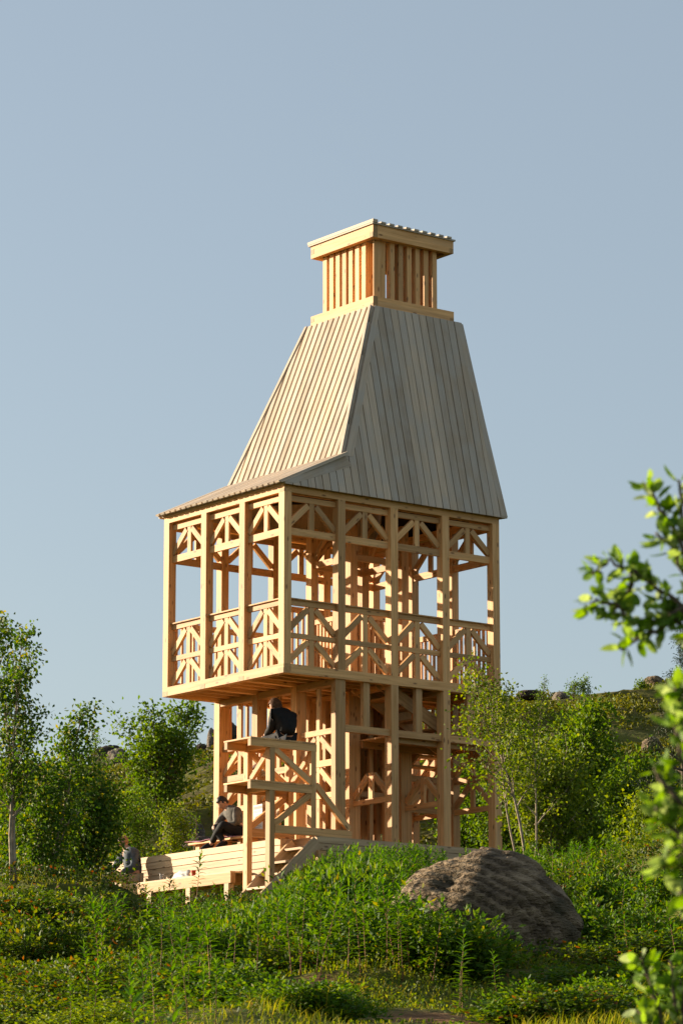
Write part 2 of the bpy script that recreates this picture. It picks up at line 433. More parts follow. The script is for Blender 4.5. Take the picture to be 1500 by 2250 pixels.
# floor beams and top plates
def fb(name, *a, end=0): part(MB().box(*a, end=end), name, WE)
fb('floor_beam', 0, p_, 0, U, 0, .165)
fb('floor_beam', p_, V_, 0, p_, 0, .165)
fb('floor_beam', p_, V_, g(3), U, 0, .165)
fb('floor_beam', g(4), V_, p_, g(3), 0, .165)
fb('top_plate', 0, p_, 0, U, 3.275, 3.404)
fb('top_plate', p_, V_, 0, p_, 3.275, 3.404)
fb('top_plate', p_, V_, g(3), U, 3.275, 3.404)
fb('top_plate', g(4), V_, p_, g(3), 3.275, 3.404)
for k in range(4):   # joists along X, their ends showing in the left face
    part(MB().box(-.003, g(4) - .002, g(k) + .003, g(k) + p_ - .003, -.004 if k in (0, 3) else -.001, .085, end=1), 'joist', WE)
for k in range(3):
    for q in (.38, .7):
        part(MB().box(p_, g(4), g(k) + p_ + q * (b - p_) - .03, g(k) + p_ + q * (b - p_) + .03, .02, .13, end=0), 'joist')
part(MB().box(g(1) - .02, g(1) + .14, p_ + .0, g(3), -.10, .02), 'floor_beam')
for kx in (2, 3): part(MB().box(g(kx) + .01, g(kx) + .13, p_, g(3), -.06, .02), 'floor_beam')
for Z0, nm in ((3.275, 'notch_block'),):
    mb = MB()
    mb.box(-.003, .12, .003, .135, 3.275, 3.33, axis=0, end=1)
    part(mb, nm, M['end'])
mb = MB()
yy = .168
while yy < g(3) - .01:
    mb.box(.168, g(4) - .003, yy, min(yy + .138, g(3) - .003), .135, .162, axis=0); yy += .142
part(mb, 'floor_deck', M['deck'])

# panels between the posts. frame(s, n, z) gives a point s along the bay and n into the building
def panel(fr, s0, s1, rails, tiers, name, king=(None, None), subs=True, t=.06, rec=.085, kw=.112, bw=.108):
    mb = MB(); mid = (s0 + s1) / 2
    def bar(m_, A, B, w):   # bar lying in the panel plane
        P0 = fr(A[0], rec + t / 2, A[1]); P1 = fr(B[0], rec + t / 2, B[1])
        nv = np.array(fr(0, 1, 0)) - np.array(fr(0, 0, 0))
        m_.beam(P0, P1, t, w, nv)
    for (z0, z1) in rails:
        bar(mb, (s0, (z0 + z1) / 2), (s1, (z0 + z1) / 2), z1 - z0)
    subsl = []
    for (zb, zt_) in tiers:
        for sg in (0, 1):
            se = s0 if sg == 0 else s1
            dirv = 1 if sg == 0 else -1
            # brace from the post foot up to the king post head
            A = (se + dirv * .01, zb + .055); B = (mid - dirv * (kw / 2 + .03), zt_ - .045)
            m_ = MB() if subs else mb
            bar(m_, A, B, bw)
            if subs: subsl.append(('brace', m_))
    if king[0] is not None:
        m_ = MB() if subs else mb
        o = rec; 
        P0 = fr(mid, o + t / 2 + .004, king[0]); P1 = fr(mid, o + t / 2 + .004, king[1])
        nv = np.array(fr(0, 1, 0)) - np.array(fr(0, 0, 0))
        m_.beam(P0, P1, t - .012, kw, nv)
        if subs: subsl.append(('king_post', m_))
    ob = part(mb, name)
    for nm, m_ in subsl: m_.build(nm, W, ob)
    return ob
LEFT = lambda s, n, z: (n, s, z)
FRONT = lambda s, n, z: (s, n, z)
BACK = lambda s, n, z: (s, U - n, z)
RIGHT = lambda s, n, z: (V_ - n, s, z)
TOPR = [(3.14, 3.24), (2.52, 2.65)]; TOPT = [(2.65, 3.14)]
RAILR = [(1.247, 1.346), (.654, .744)]; RAILT = [(.744, 1.247), (.165, .654)]
for fr, nb, full in ((LEFT, 3, True), (FRONT, 4, True), (BACK, 4, False), (RIGHT, 3, False)):
    for k in range(nb):
        s0, s1 = g(k) + p_, g(k + 1)
        panel(fr, s0, s1, TOPR, TOPT, 'truss_panel', (2.65, 3.14), subs=full)
        if full:
            panel(fr, s0, s1, RAILR, RAILT, 'railing_panel', (.165, 1.247))
            # capping board on the rail
            mb = MB(); a = fr(s0, .10, 1.357); c = fr(s1, .10, 1.357)
            nv = np.array(fr(0, 1, 0)) - np.array(fr(0, 0, 0))
            mb.beam(a, c, .11, .022, nv); part(mb, 'rail_cap')
        else:
            mb = MB()
            def bar2(sa, za, sb, zb, w, th):
                nv = np.array(fr(0, 1, 0)) - np.array(fr(0, 0, 0))
                mb.beam(fr(sa, .10, za), fr(sb, .10, zb), th, w, nv)
            zr = 1.95 if (fr is BACK and k > 1) else 1.36
            bar2(s0, zr, s1, zr, .1, .07); bar2(s0, .23, s1, .23, .08, .06)
            q = s0 + .07
            while q < s1 - .03:
                bar2(q, .27, q, zr - .05, .045, .038); q += .13
            part(mb, 'baluster_railing')
# lower panels
LR = [(-.957, -.857), (-1.531, -1.417), (-2.104, -2.006)]; LT = [(-1.417, -.957), (-2.006, -1.531)]
L2 = lambda s, n, z: (g(1) - .03 + n, s, z)
for k in range(3):
    panel(L2, g(k) + p_ + (.0), g(k + 1), LR, LT, 'bracing_panel', (DK, -.01), subs=True, kw=.095, bw=.10)
for fr, nb, k0 in ((RIGHT, 3, 0), (BACK, 4, 1)):
    for k in range(k0, nb):
        panel(fr, g(k) + p_, g(k + 1), LR, LT, 'bracing_panel', (-2.104, -.957), subs=False)
        mb = MB(); q = g(k) + p_ + .1
        while q < g(k + 1) - .05:
            mb.beam(fr(q, .1, -.86), fr(q, .1, -.01), .05, .05, (1, 0, 0)); q += .2
        part(mb, 'baluster_railing')
for k in (1, 2, 3):   # front: mid rail with a stud above
    x0 = g(k) + (p_ if k > 1 else .195)
    part(MB().box(x0, g(k + 1), .05, .14, -.935, -.81), 'mid_rail')
    mx_ = (g(k) + p_ + g(k + 1)) / 2
    part(MB().box(mx_ - .07, mx_ + .07, .055, .15, -.81, -.004), 'stud')
# stair core: landing, flights, studs and slatted guards
mb = MB()
yy = .2
while yy < 1.18:
    mb.box(g(2) + .2, g(4) - .01, yy, yy + .13, -.90, -.87, axis=0); yy += .134
mb.box(g(2) + .2, g(4) - .01, .2, .26, -1.02, -.902); mb.box(g(2) + .2, g(4) - .01, 1.11, 1.17, -1.02, -.902)
part(mb, 'landing')
def flight(p0, p1, wdir, wid, n):
    p0 = np.array(p0, float); p1 = np.array(p1, float); wd = np.array(wdir, float)
    mb = MB()
    for o in (0, wid):
        mb.beam(p0 + wd * o, p1 + wd * o, .05, .24, wd)
    ob = part(mb, 'stair_flight')
    for i in range(n):
        q = p0 + (p1 - p0) * (i + .5) / n
        t = MB(); t.beam(q + wd * .03, q + wd * (wid - .03), .26, .04, (p1 - p0) * np.array([1, 1, 0])); t.build('tread', W, ob)
flight((g(2) - .05, .34, .10), (g(3) + .75, .34, -.9), (0, 1, 0), .72, 6)
flight((4.0, 1.25, -.95), (4.0, 2.62, -1.95), (1, 0, 0), .7, 6)
flight((g(3) - .0, 2.75, -1.95), (g(2) - .3, 2.75, -2.80), (0, 1, 0), .75, 5)
part(MB().box(3.68, 4.82, 2.65, 3.6, -1.99, -1.95, axis=0), 'landing')
# core studs and guards
def coreframe(mb, a, c, z0, z1, n, axis, fixed):
    for i in range(1, n):
        q = a + (c - a) * i / n
        if axis == 0: mb.box(q - .04, q + .04, fixed - .04, fixed + .04, z0, z1, axis=2)
        else: mb.box(fixed - .04, fixed + .04, q - .04, q + .04, z0, z1, axis=2)
for (axis, fixed, a0, a1) in ((0, g(1) + .08, g(2) + p_, g(3)), (0, g(2) + .08, g(2) + p_, g(3)), (1, g(2) + .08, g(1) + p_, g(2)), (1, g(3) + .08, g(1) + p_, g(2))):
    mb = MB(); coreframe(mb, a0, a1, DK, .0, 3, axis, fixed)
    for (z0, z1) in ((-.957, -.857), (-1.9, -1.8), (-2.86, -2.76)):
        if axis == 0: mb.box(a0, a1, fixed - .03, fixed + .03, z0, z1, axis=0)
        else: mb.box(fixed - .03, fixed + .03, a0, a1, z0, z1, axis=1)
    part(mb, 'core_frame')
    if (axis, fixed) in ((0, g(2) + .08), (1, g(3) + .08), (1, g(2) + .08)):     # boarded sides of the stair core
        mb = MB(); q = a0 + .012
        while q < a1 - .03:
            q1 = min(q + .145, a1 - .005)
            if axis == 0: mb.box(q, q1, fixed + .045, fixed + .07, -2.45, .0, axis=2)
            else: mb.box(fixed + .045, fixed + .07, q, q1, -2.45, .0, axis=2)
            q += .158
        part(mb, 'board_wall')
    mb = MB(); n = 10
    for i in range(1, n):
        q = a0 + (a1 - a0) * i / n
        if axis == 0: mb.box(q - .025, q + .025, fixed - .025, fixed + .025, .165, 1.42, axis=2)
        else: mb.box(fixed - .025, fixed + .025, q - .025, q + .025, .165, 1.42, axis=2)
    if axis == 0: mb.box(a0, a1, fixed - .045, fixed + .045, 1.42, 1.51, axis=0)
    else: mb.box(fixed - .045, fixed + .045, a0, a1, 1.42, 1.51, axis=1)
    part(mb, 'baluster_railing')
    # knee braces and tie at truss height
    mb = MB()
    if axis == 0:
        mb.box(a0, a1, fixed - .03, fixed + .03, 2.5, 2.62, axis=0); m_ = (a0 + a1) / 2
        for sg, e in ((1, a0), (-1, a1)): mb.beam((e, fixed, 2.68), (m_ - sg * .06, fixed, 3.22), .06, .085, (0, 1, 0))
    else:
        mb.box(fixed - .03, fixed + .03, a0, a1, 2.5, 2.62, axis=1); m_ = (a0 + a1) / 2
        for sg, e in ((1, a0), (-1, a1)): mb.beam((fixed, e, 2.68), (fixed, m_ - sg * .06, 3.22), .06, .085, (1, 0, 0))
    part(mb, 'core_truss')
# bracing between the core and the outer frame
for (fx, s0, s1, ax) in ((g(1), g(3) + p_ + .05, g(4), 0), (g(2), g(3) + p_ + .05, g(4), 0), (g(2), p_ + .03, g(1), 1), (g(3), p_ + .03, g(1), 1), (g(3), g(2) + p_, g(3), 1), (g(2), g(2) + p_, g(3), 1)):
    fr_ = (lambda q, n_, z, fx=fx: (q, fx + n_, z)) if ax == 0 else (lambda q, n_, z, fx=fx: (fx + n_, q, z))
    panel(fr_, s0, s1, LR[1:] if ax == 0 else LR[2:], LT[1:], 'bracing_panel', (-2.104, -1.531), subs=False, rec=.05)
# ---- roof
YC = U / 2
CX0, CX1, CY0 = 2.70, 4.80, .86      # where the steep slopes end, under the cupola
CY1 = U - CY0
ZB, ZT, ZP, XP = 3.405, 7.32, 4.12, 1.43
YB = -.06
def slope_pt(X, s): # front plane: s 0 at the eave, 1 at the top
    return np.array([X, YB + (CY0 - YB) * s, ZB + (ZT - ZB) * s])
sP = (ZP - ZB) / (ZT - ZB)
XR0, XR1 = 5.13, CX1
def top_s(X):
    if X < XP: return max(0.0, (X + .09) / (XP + .09) * sP)
    if X < CX0: return sP + (X - XP) / (CX0 - XP) * (1 - sP)
    if X <= XR1: return 1.0
    return max(0.0, 1 - (X - XR1) / (XR0 - XR1))
def strips(x0, x1, brk):
    return sorted([x0, x1] + [q for q in brk if x0 < q < x1])
def front_slope(mirror):
    nrm = np.cross((1, 0, 0), slope_pt(0, 1) - slope_pt(0, 0)); 
    if nrm[1] > 0: nrm = -nrm
    nrm = nrm / np.linalg.norm(nrm)
    def tr(P):
        P = np.array(P, float)
        if mirror: P = np.array([P[0], U - P[1], P[2]])
        return P
    n2 = nrm * np.array([1, -1 if mirror else 1, 1]); al = tr(slope_pt(0, 1)) - tr(slope_pt(0, 0))
    mb = MB()
    xs = [-.08, XP, CX0, XR1, XR0 - .004]
    mb.prism([tr(slope_pt(x, 0)) for x in (xs[0], xs[-1])] + [tr(slope_pt(x, top_s(x))) for x in (XR1, CX0, XP)], n2, .022, al)
    x = -.05; i = 0
    while x < XR0 - .05:
        x1 = min(x + .154 + random.uniform(-.004, .004), XR0)
        for (u0, u1) in [(x, x1)]:
            br = strips(u0, u1, (XP, CX0, XR1))
            poly = [tr(slope_pt(u0, -.006) + nrm * .023), tr(slope_pt(u1, -.006) + nrm * .023)] + [tr(slope_pt(q, max(top_s(q), .0)) + nrm * .023) for q in reversed(br)]
            if top_s(u0) < .004: poly = poly[:-1]
            mb.prism(poly, n2, .020 + random.uniform(0, .006), al)
        x += .173
    # lapped edge boards: the rake, the hips
    n3 = n2
    def edge(A, B, w, lift):
        A = np.array(A); B = np.array(B); d = (B - A) / np.linalg.norm(B - A); inn = np.cross(nrm, d)
        if inn[2] > 0 and abs(inn[2]) > abs(inn[0]): inn = -inn
        return A, B, inn * w
    ob = part(mb, 'roof_slope', M['roof'])
    e = MB()
    A = slope_pt(-.08, .002); Bq = slope_pt(XP, sP); l_ = nrm * .027
    down = np.array([0, -(CY0 - YB), -(ZT - ZB)]); down = down / np.linalg.norm(down)
    e.prism([tr(A + l_), tr(Bq + l_), tr(Bq + down * .20 + np.array([.10, 0, 0]) + l_), tr(A + down * .0 + np.array([.24, 0, 0]) + l_)], n3, .022, tr(Bq) - tr(A))
    e.build('edge_board', M['roof'], ob)
    e = MB(); T = slope_pt(CX0, 1)
    e.prism([tr(Bq + l_), tr(T + l_), tr(T + np.array([.12, 0, 0]) + l_), tr(Bq + np.array([.17, 0, 0]) + l_)], n3, .022, tr(T) - tr(Bq))
    e.build('edge_board', M['roof'], ob)
    e = MB(); A = slope_pt(XR0, 0); T = slope_pt(XR1, 1)
    e.prism([tr(A + l_), tr(T + l_), tr(T - np.array([.12, 0, 0]) + l_), tr(A - np.array([.14, 0, 0]) + l_)], n3, .022, tr(T) - tr(A))
    e.build('edge_board', M['roof'], ob)
front_slope(False); front_slope(True)
M['roof_shade'] = simple('roof_shade_sheet', (.035, .030, .027), .9, .1)  # near black sheets added under the slopes to darken the roof void
mb = MB()
for mir in (0, 1):
    q = lambda P: np.array([P[0], U - P[1] if mir else P[1], P[2]]) + np.array([0, (-.03 if mir else .03), 0])
    mb.prism([q(slope_pt(x, top_s(x) * .998)) for x in (XR0 - .08, XR1 - .03, CX0 + .03, XP + .02)] + [q(slope_pt(.02, .03)), q(slope_pt(XR0 - .08, .02))][:1], np.array([0, (-1 if mir else 1), 0]), .004, (0, 0, 1))
mb.prism([(XP + .03, YP0_ , ZP - .04) for YP0_ in (.2,)] + [(XP + .03, U - .2, ZP - .04), (CX0 + .03, CY1 - .05, ZT - .04), (CX0 + .03, CY0 + .05, ZT - .04)], np.array([1, 0, -.4]), .004, (0, 0, 1))
mb.prism([(XR0 - .08, .1, ZB + .03), (XR0 - .08, U - .1, ZB + .03), (XR1 - .03, CY1 - .05, ZT - .04), (XR1 - .03, CY0 + .05, ZT - .04)], np.array([-1, 0, -.1]), .004, (0, 0, 1))
mb.prism([(.03, .06, 3.44), (.03, U - .06, 3.44), (XP, U - .2, ZP - .045), (XP, .2, ZP - .045)], np.array([.3, 0, -1]), .004, (0, 1, 0))
part(mb, 'roof_shade_sheet', M['roof_shade'])
YP0 = YB + (CY0 - YB) * sP; YP1 = U - YP0
def side_slope(X0, Z0, y00, y01, X1, Z1, y10, y11, sgn, ov=0.0):
    """boards running up from line (X0,Z0) to line (X1,Z1)"""
    P = lambda y, s: np.array([X0 + (X1 - X0) * s, y, Z0 + (Z1 - Z0) * s])
    al = P(0, 1) - P(0, 0); nrm = np.array([-al[2], 0, al[0]]) * (1 if sgn < 0 else -1)
    nrm = nrm / np.linalg.norm(nrm)
    if nrm[2] < 0: nrm = -nrm
    mb = MB()
    mb.prism([P(y00, 0), P(y01, 0), P(y11, 1), P(y10, 1)], nrm, .022, al)
    lim = lambda y: 1.0 if y10 <= y <= y11 else ((y - y00) / (y10 - y00) if y < y10 else (y01 - y) / (y01 - y11))
    y = y00 + .03
    while y < y01 - .04:
        y1 = min(y + .118 + random.uniform(-.004, .004), y01)
        br = strips(y, y1, (y10, y11))
        poly = [P(y, -ov) + nrm * .023, P(y1, -ov) + nrm * .023] + [P(q, max(0, lim(q))) + nrm * .023 for q in reversed(br)]
        mb.prism(poly, nrm, .031 + random.uniform(0, .006), al); y += .173
    ob = part(mb, 'roof_slope', M['roof'])
    for (a0, a1, sg) in ((y00, y10, 1), (y01, y11, -1)):
        if abs(a0 - a1) < .1: continue
        e = MB(); l_ = nrm * .051
        e.prism([P(a0, 0) + l_, P(a1, 1) + l_, P(a1 + sg * .07, 1) + l_, P(a0 + sg * .09, 0) + l_], nrm, .024, P(a1, 1) - P(a0, 0))
        e.build('edge_board', M['roof'], ob)
side_slope(XP - .005, ZP + .01, YP0, YP1, CX0, ZT, CY0, CY1, -1)
side_slope(XR0 - .03, ZB, YB + .03, U - YB - .03, XR1, ZT, CY0, CY1, 1)
# the low lean-to slope over the left bay
side_slope(-.10, 3.412, YB - .01, U + .07, XP, ZP + .02, YB + .02 + 0, U + .04, -1, ov=.02)
part(MB().box(-.03, .0 - .004, -.03, U + .03, 3.395, 3.43, axis=1), 'eave_board', M['roof'])

# ---- cupola
S0x, S1x, S0y, S1y = 2.72, 4.68, .895, 2.854
cup = MB()
def ring(mb, z0, z1, t=.11, e=1):
    mb.box(S0x, S0x + t, S0y, S1y, z0, z1, axis=1, end=1)
    mb.box(S0x + t, S1x, S0y, S0y + t, z0, z1, axis=0)
    mb.box(S1x - t, S1x, S0y + t, S1y, z0, z1, axis=1)
    mb.box(S0x + t, S1x - t, S1y - t, S1y, z0, z1, axis=0)
ring(cup, 7.343, 7.545)
cupola = part(cup, 'cupola', WE)
mb = MB(); ring(mb, 8.704, 8.949); mb.build('top_beam', WE, cupola)
mb = MB()  # dovetail end grain showing at the corners
for (z0, z1) in ((7.343, 7.41), (8.704, 8.80)):
    mb.box(S0x - .003, S0x + .1, S0y + .004, S0y + .10, z0 + .003, z1, axis=0, end=1)
    mb.box(S0x - .003, S0x + .1, S1y - .10, S1y - .004, z0 + .08, z1 + .08, axis=0, end=1)
    mb.box(S1x - .10, S1x - .004, S0y - .003, S0y + .1, z0 + .003, z1, axis=1, end=1)
mb.build('notch_block', M['end'], cupola)
def slat(x0, x1, y0, y1): MB().box(x0, x1, y0, y1, 7.43, 8.704, axis=2).build('slat', W, cupola)
sx, sy = S0x + .128, S0y + .13
for i in range(7):
    y0 = S0y + .40 + i * .203
    if y0 + .12 < S1y - .05: slat(sx, sx + .19, y0, y0 + .122)
slat(sx + .01, sx + .29, sy + .03, sy + .05)
for i in range(6):
    x0 = sx + .385 + i * .206
    slat(x0, x0 + .105, sy, sy + .12)
for i in range(7):
    y0 = S0y + .30 + i * .203
    slat(S1x - .29, S1x - .17, y0, y0 + .122)
    x0 = S0x + .3 + i * .2
    slat(x0, x0 + .105, S1y - .25, S1y - .13)
mb = MB()   # lid: boards with raised lapping boards, their ends showing
mb.box(S0x - .03, S1x + .03, S0y - .03, S1y + .05, 8.951, 8.982, axis=1)
x = S0x - .035
while x < S1x - .08:
    mb.box(x, x + .118, S0y - .045, S1y + .065, 8.984, 9.018, axis=1); x += .2
mb.box(S0x - .035, S0x + .08, S0y - .047, S1y + .067, 9.020, 9.040, axis=1)
mb.build('cupola_roof', M['roof'], cupola)

# ------------------------------------------------------------------ deck with planked sides and a lower tier
deck = tag(empty('wooden_deck', (2, 2, DK)), 'plank sided timber deck with a long lower seat tier at the tower foot', 'deck')
dpart = lambda mb, name, mats=None, parent=None: mb.build(name, mats or M['deck'], parent or deck, origin=None if parent else None)
def dp(mb, name, mats=None):
    o = mb.build(name, mats or M['deck'], deck); o.location = -np.array(deck.location); return o
mb = MB(); y = .62
xx = .40
while xx < 5.0:
    mb.box(xx, min(xx + .136, 5.0), (-.1 if xx > .64 else .62), 5.5, DK - .04, DK - .003, axis=1); xx += .14
dp(mb, 'deck_boards')
for i in range(5):     # riser wall boards, lit side
    z1 = DK - i * .125
    dp(MB().box(.38 - .004 * (i % 2), .405, .60, 6.1, z1 - .113, z1, axis=1), 'riser_board')
for i in range(4):     # front wall boards
    z1 = DK - i * .125
    dp(MB().box(.65, 4.3, -.125 - .004 * (i % 2), -.10, z1 - .114, z1, axis=0), 'wall_board')
dp(MB().box(.64, .649, -.10, .6, DK - .5, DK - .045), 'wall_board')
dp(MB().box(.41, .43, .63, 5.55, DK - .62, DK - .06, axis=1), 'backing_board')
dp(MB().box(.66, 4.28, -.095, -.075, DK - .5, DK - .06, axis=0), 'backing_board')
dp(MB().box(.405, .64, .60, .625, DK - .5, DK), 'wall_board')
dp(MB().box(.62, .80, -.20, -.127, DK - .44, DK - .26, axis=0), 'corner_block', WE)
for X in (.9, 1.9, 2.9, 3.9): dp(MB().box(X, X + .12, -.09, .03, -5.2, DK - .05), 'leg')
for Y in (1.0, 2.2, 3.4, 4.6): dp(MB().box(.42, .54, Y, Y + .12, -5.0, DK - .05), 'leg')
# lower tier
TZ = -3.41
xs = -.12
for i in range(4):
    dp(MB().box(xs, xs + .118, 1.42, 5.95, TZ - .03, TZ), 'seat_board'); xs += .122
dp(MB().box(-.14, -.03, 1.38, 6.0, TZ - .215, TZ - .032, end=1), 'seat_beam', WE)
dp(MB().box(.2, .30, 1.38, 5.5, TZ - .215, TZ - .032, end=1), 'seat_beam', WE)
for Y in (1.45, 2.65, 3.9, 5.3): dp(MB().box(-.135, -.02, Y, Y + .13, -5.0, TZ - .216), 'leg')
dp(MB().box(-.02, .36, .80, 1.15, TZ - .45, TZ - .12), 'side_box')
dp(MB().box(-.9, -.05, 5.0, 5.15, TZ - .34, TZ - .2, axis=0), 'seat_beam', WE)
# short stair in the notch
st = MB(); st.beam((.66, -.115, -2.98), (-.48, -.115, -4.02), .05, .25, (0, 1, 0)); dp(st, 'stringer')
st = MB(); st.beam((.62, .50, -2.98), (-.48, .50, -4.02), .05, .25, (0, 1, 0)); dp(st, 'stringer')
for i in range(4):
    q = i / 4
    dp(MB().box(.36 - q * 1.08, .62 - q * 1.08, -.085, .47, -3.11 - q * .98, -3.07 - q * .98, axis=1), 'tread')

# ------------------------------------------------------------------ tall two level bench frame at the tower corner
tb = tag(empty('tall_bench', (0, .3, -2.9)), 'tall timber bench frame with two shelves and diagonal braces', 'bench')
def tp(mb, name, mats=None):
    o = mb.build(name, mats or W, tb); o.location = -np.array(tb.location); return o
for (x0, x1, y0, y1, zt_) in ((-.364, -.255, -.1, .026, -1.376), (.54, .65, -.1, .026, -1.376), (-.364, -.255, .57, .69, -1.376), (.54, .65, .57, .69, -1.376)):
    tp(MB().box(x0, x1, y0, y1, -4.6 if x0 < 0 else -2.73, zt_, axis=2), 'leg')
for zt_, xr in ((-1.222, .655), (-1.972, .56)):
    mb = MB(); x = -.79
    while x < xr - .05:
        mb.box(x, min(x + .135, xr), -.115, .70, zt_ - .028, zt_, axis=1); x += .141
    tp(mb, 'seat')
    for y0 in (-.106, .60):
        tp(MB().box(-.785, xr - .002, y0, y0 + .085, zt_ - .155, zt_ - .03, axis=0, end=1), 'seat_beam', WE)
    tp(MB().box(-.37, -.25, -.02, .60, zt_ - .15, zt_ - .03), 'seat_beam')
for y0 in (-.108, .60):
    tp(MB().box(-.253 if y0 < 0 else -.25, 1.44 if y0 < 0 else .7, y0, y0 + .10, -2.868, -2.73, axis=0, end=1), 'low_beam', WE)
    yc = y0 + .05
    for A, Bq in (((-.25, -1.39), (.55, -1.93)), ((.55, -2.13), (-.25, -2.71)), ((.66, -1.96), (1.40, -2.70))):
        if y0 > 0 and A[0] > .6: continue
        tp(MB().beam((A[0], yc, A[1]), (Bq[0], yc, Bq[1]), .07, .105, (0, 1, 0)), 'brace')
for x0 in (-.31, .595):
    tp(MB().beam((x0, .02, -1.45), (x0, .58, -1.93), .07, .09, (1, 0, 0)), 'brace')

# low plank bench on the deck
lb = tag(empty('low_bench', (.95, 3.2, DK)), 'low plank bench on the deck in front of the tower', 'bench')
def lp(mb, name):
    o = mb.build(name, W, lb); o.location = -np.array(lb.location); return o
lp(MB().box(.72, 1.12, 2.05, 3.95, -2.70, -2.665, axis=1), 'seat')
for y in (2.2, 3.0, 3.7): lp(MB().box(.80, 1.05, y, y + .12, DK, -2.701, axis=0), 'support')

# ------------------------------------------------------------------ small things
def grid_cloth(name, mat, fn, nu, nv, th=.008):
    mb = MB(); 
    top = [[np.array(fn(i / nu, j / nv)) for j in range(nv + 1)] for i in range(nu + 1)]
    for k in (0, 1):
        for i in range(nu + 1):
            for j in range(nv + 1): mb.v.append(top[i][j] + np.array([0, 0, -th * k])); mb.g.append(np.zeros(3))
    N = (nu + 1) * (nv + 1); ix = lambda i, j, k: k * N + i * (nv + 1) + j
    for i in range(nu):
        for j in range(nv):
            mb.f.append((ix(i, j, 0), ix(i + 1, j, 0), ix(i + 1, j + 1, 0), ix(i, j + 1, 0))); mb.m.append(0)
            mb.f.append((ix(i, j, 1), ix(i, j + 1, 1), ix(i + 1, j + 1, 1), ix(i + 1, j, 1))); mb.m.append(0)
    for i in range(nu):
        for j in (0, nv): mb.f.append((ix(i, j, 0), ix(i, j, 1), ix(i + 1, j, 1), ix(i + 1, j, 0))); mb.m.append(0)
    for j in range(nv):
        for i in (0, nu): mb.f.append((ix(i, j, 0), ix(i, j + 1, 0), ix(i, j + 1, 1), ix(i, j, 1))); mb.m.append(0)
    return mb.build(name, mat, smooth=True)
M['pink'] = simple('pink_wool', (.50, .26, .33), .95, .1, noise=.12, nscale=40)
bl = grid_cloth('blanket', M['pink'], lambda u, v: (.69 + .45 * u, 2.45 + 1.6 * v, -2.652 + .018 * math.sin(9 * v + 3 * u) ** 2 + .10 * max(0, v - .78) ** 1.5 * (2 if u < .5 else 1) - .05 * max(0, .12 - u)), 8, 26)
tag(bl, 'pink blanket spread over the low bench with one end curled up', 'blanket')
M['paper'] = simple('paper', (.80, .79, .74), .7, .2, noise=.06, nscale=9)
M['ink'] = simple('ink', (.02, .025, .05), .6, .3)
M['greyink'] = simple('grey_print', (.36, .36, .34), .7, .2)
po = empty('poster', (1.172, 2.36, -2.29)); tag(po, 'white paper notice with dark rectangle fixed to a tower post', 'poster')
mb = MB(); mb.box(-.006, .0, -.138, .138, -.235, .235, axis=2); po_s = mb.build('sheet', M['paper'], po)
mb = MB(); mb.box(-.0085, -.0062, -.075, .075, -.115, -.055, axis=1); mb.build('picture', M['ink'], po)
mb = MB(); mb.box(-.0085, -.0062, -.125, .125, .155, .205, axis=1); mb.build('heading', M['greyink'], po)
mb = MB()
for i in range(9):
    if i == 2: continue
    z = .12 - i * .022 if i < 7 else -.15 - (i - 7) * .03
    mb.box(-.0083, -.0062, -.115 + .02 * (i % 3 == 1), .118 - .05 * (i % 4 == 3), z - .0035, z + .0035, axis=1)
mb.build('print_line', M['greyink'], po)
po.rotation_euler = (R(-2), 0, 0)

def lathe(name, prof, mat, seg=20, parent=None):
    mb = MB(); n = len(prof)
    for (r_, z) in prof:
        for k in range(seg):
            a = 2 * math.pi * k / seg; mb.v.append(np.array([r_ * math.cos(a), r_ * math.sin(a), z])); mb.g.append(np.zeros(3))
    for i in range(n - 1):
        for k in range(seg):
            k2 = (k + 1) % seg; mb.f.append((i * seg + k, i * seg + k2, (i + 1) * seg + k2, (i + 1) * seg + k)); mb.m.append(0)
    mb.f.append(tuple(range(seg - 1, -1, -1))); mb.m.append(0)
    return mb.build(name, mat, parent, smooth=True)
cupprof = [(.032, 0), (.036, .03), (.043, .115), (.046, .118), (.043, .113), (.033, .01)]
M['red'] = simple('red_paper', (.45, .03, .02), .5, .4)
mclear, nt, n_, l_, pp = newmat('clear_plastic')
pp.inputs['Base Color'].default_value = (.85, .86, .86, 1); pp.inputs['Transmission Weight'].default_value = .75; pp.inputs['Roughness'].default_value = .2; pp.inputs['IOR'].default_value = 1.2
c1 = lathe('paper_cup', cupprof, M['red']); c1.location = (.05, 2.80, TZ + .002); tag(c1, 'red paper cup on the lower seat tier', 'cup')
c2 = lathe('plastic_cup', cupprof, mclear); c2.location = (-.02, 3.72, TZ + .002); tag(c2, 'clear plastic cup on the lower seat tier', 'cup')
M['whitebag'] = simple('white_plastic', (.62, .61, .57), .45, .4, noise=.1, nscale=12)
def lump(name, mat, sc, seed, amp=.3, freq=2.2, sub=3, flat=-.35):
    bm = bmesh.new(); bmesh.ops.create_icosphere(bm, subdivisions=sub, radius=1)
    rs = np.random.default_rng(seed); W_ = rs.normal(size=(10, 3)) * freq; ph = rs.uniform(0, 6.28, 10); am = rs.uniform(.3, 1, 10); am /= am.sum()
    for v in bm.verts:
        c = np.array(v.co); q = 1 + amp * float((np.sin(W_ @ c + ph) * am).sum()) * 1.6
        c = c * q * np.array(sc); c[2] = max(c[2], flat * sc[2]); v.co = Vector(c)
    me = bpy.data.meshes.new(name); bm.to_mesh(me); bm.free(); me.materials.append(mat)
    for f in me.polygons: f.use_smooth = True
    o = bpy.data.objects.new(name, me); COL.objects.link(o); return o
bag = lump('plastic_bag', M['whitebag'], (.09, .26, .10), 4, amp=.45, freq=3.5); bag.location = (.06, 3.18, TZ + .036)
tag(bag, 'crumpled white plastic bag on the lower seat tier beside the red cup', 'bag')

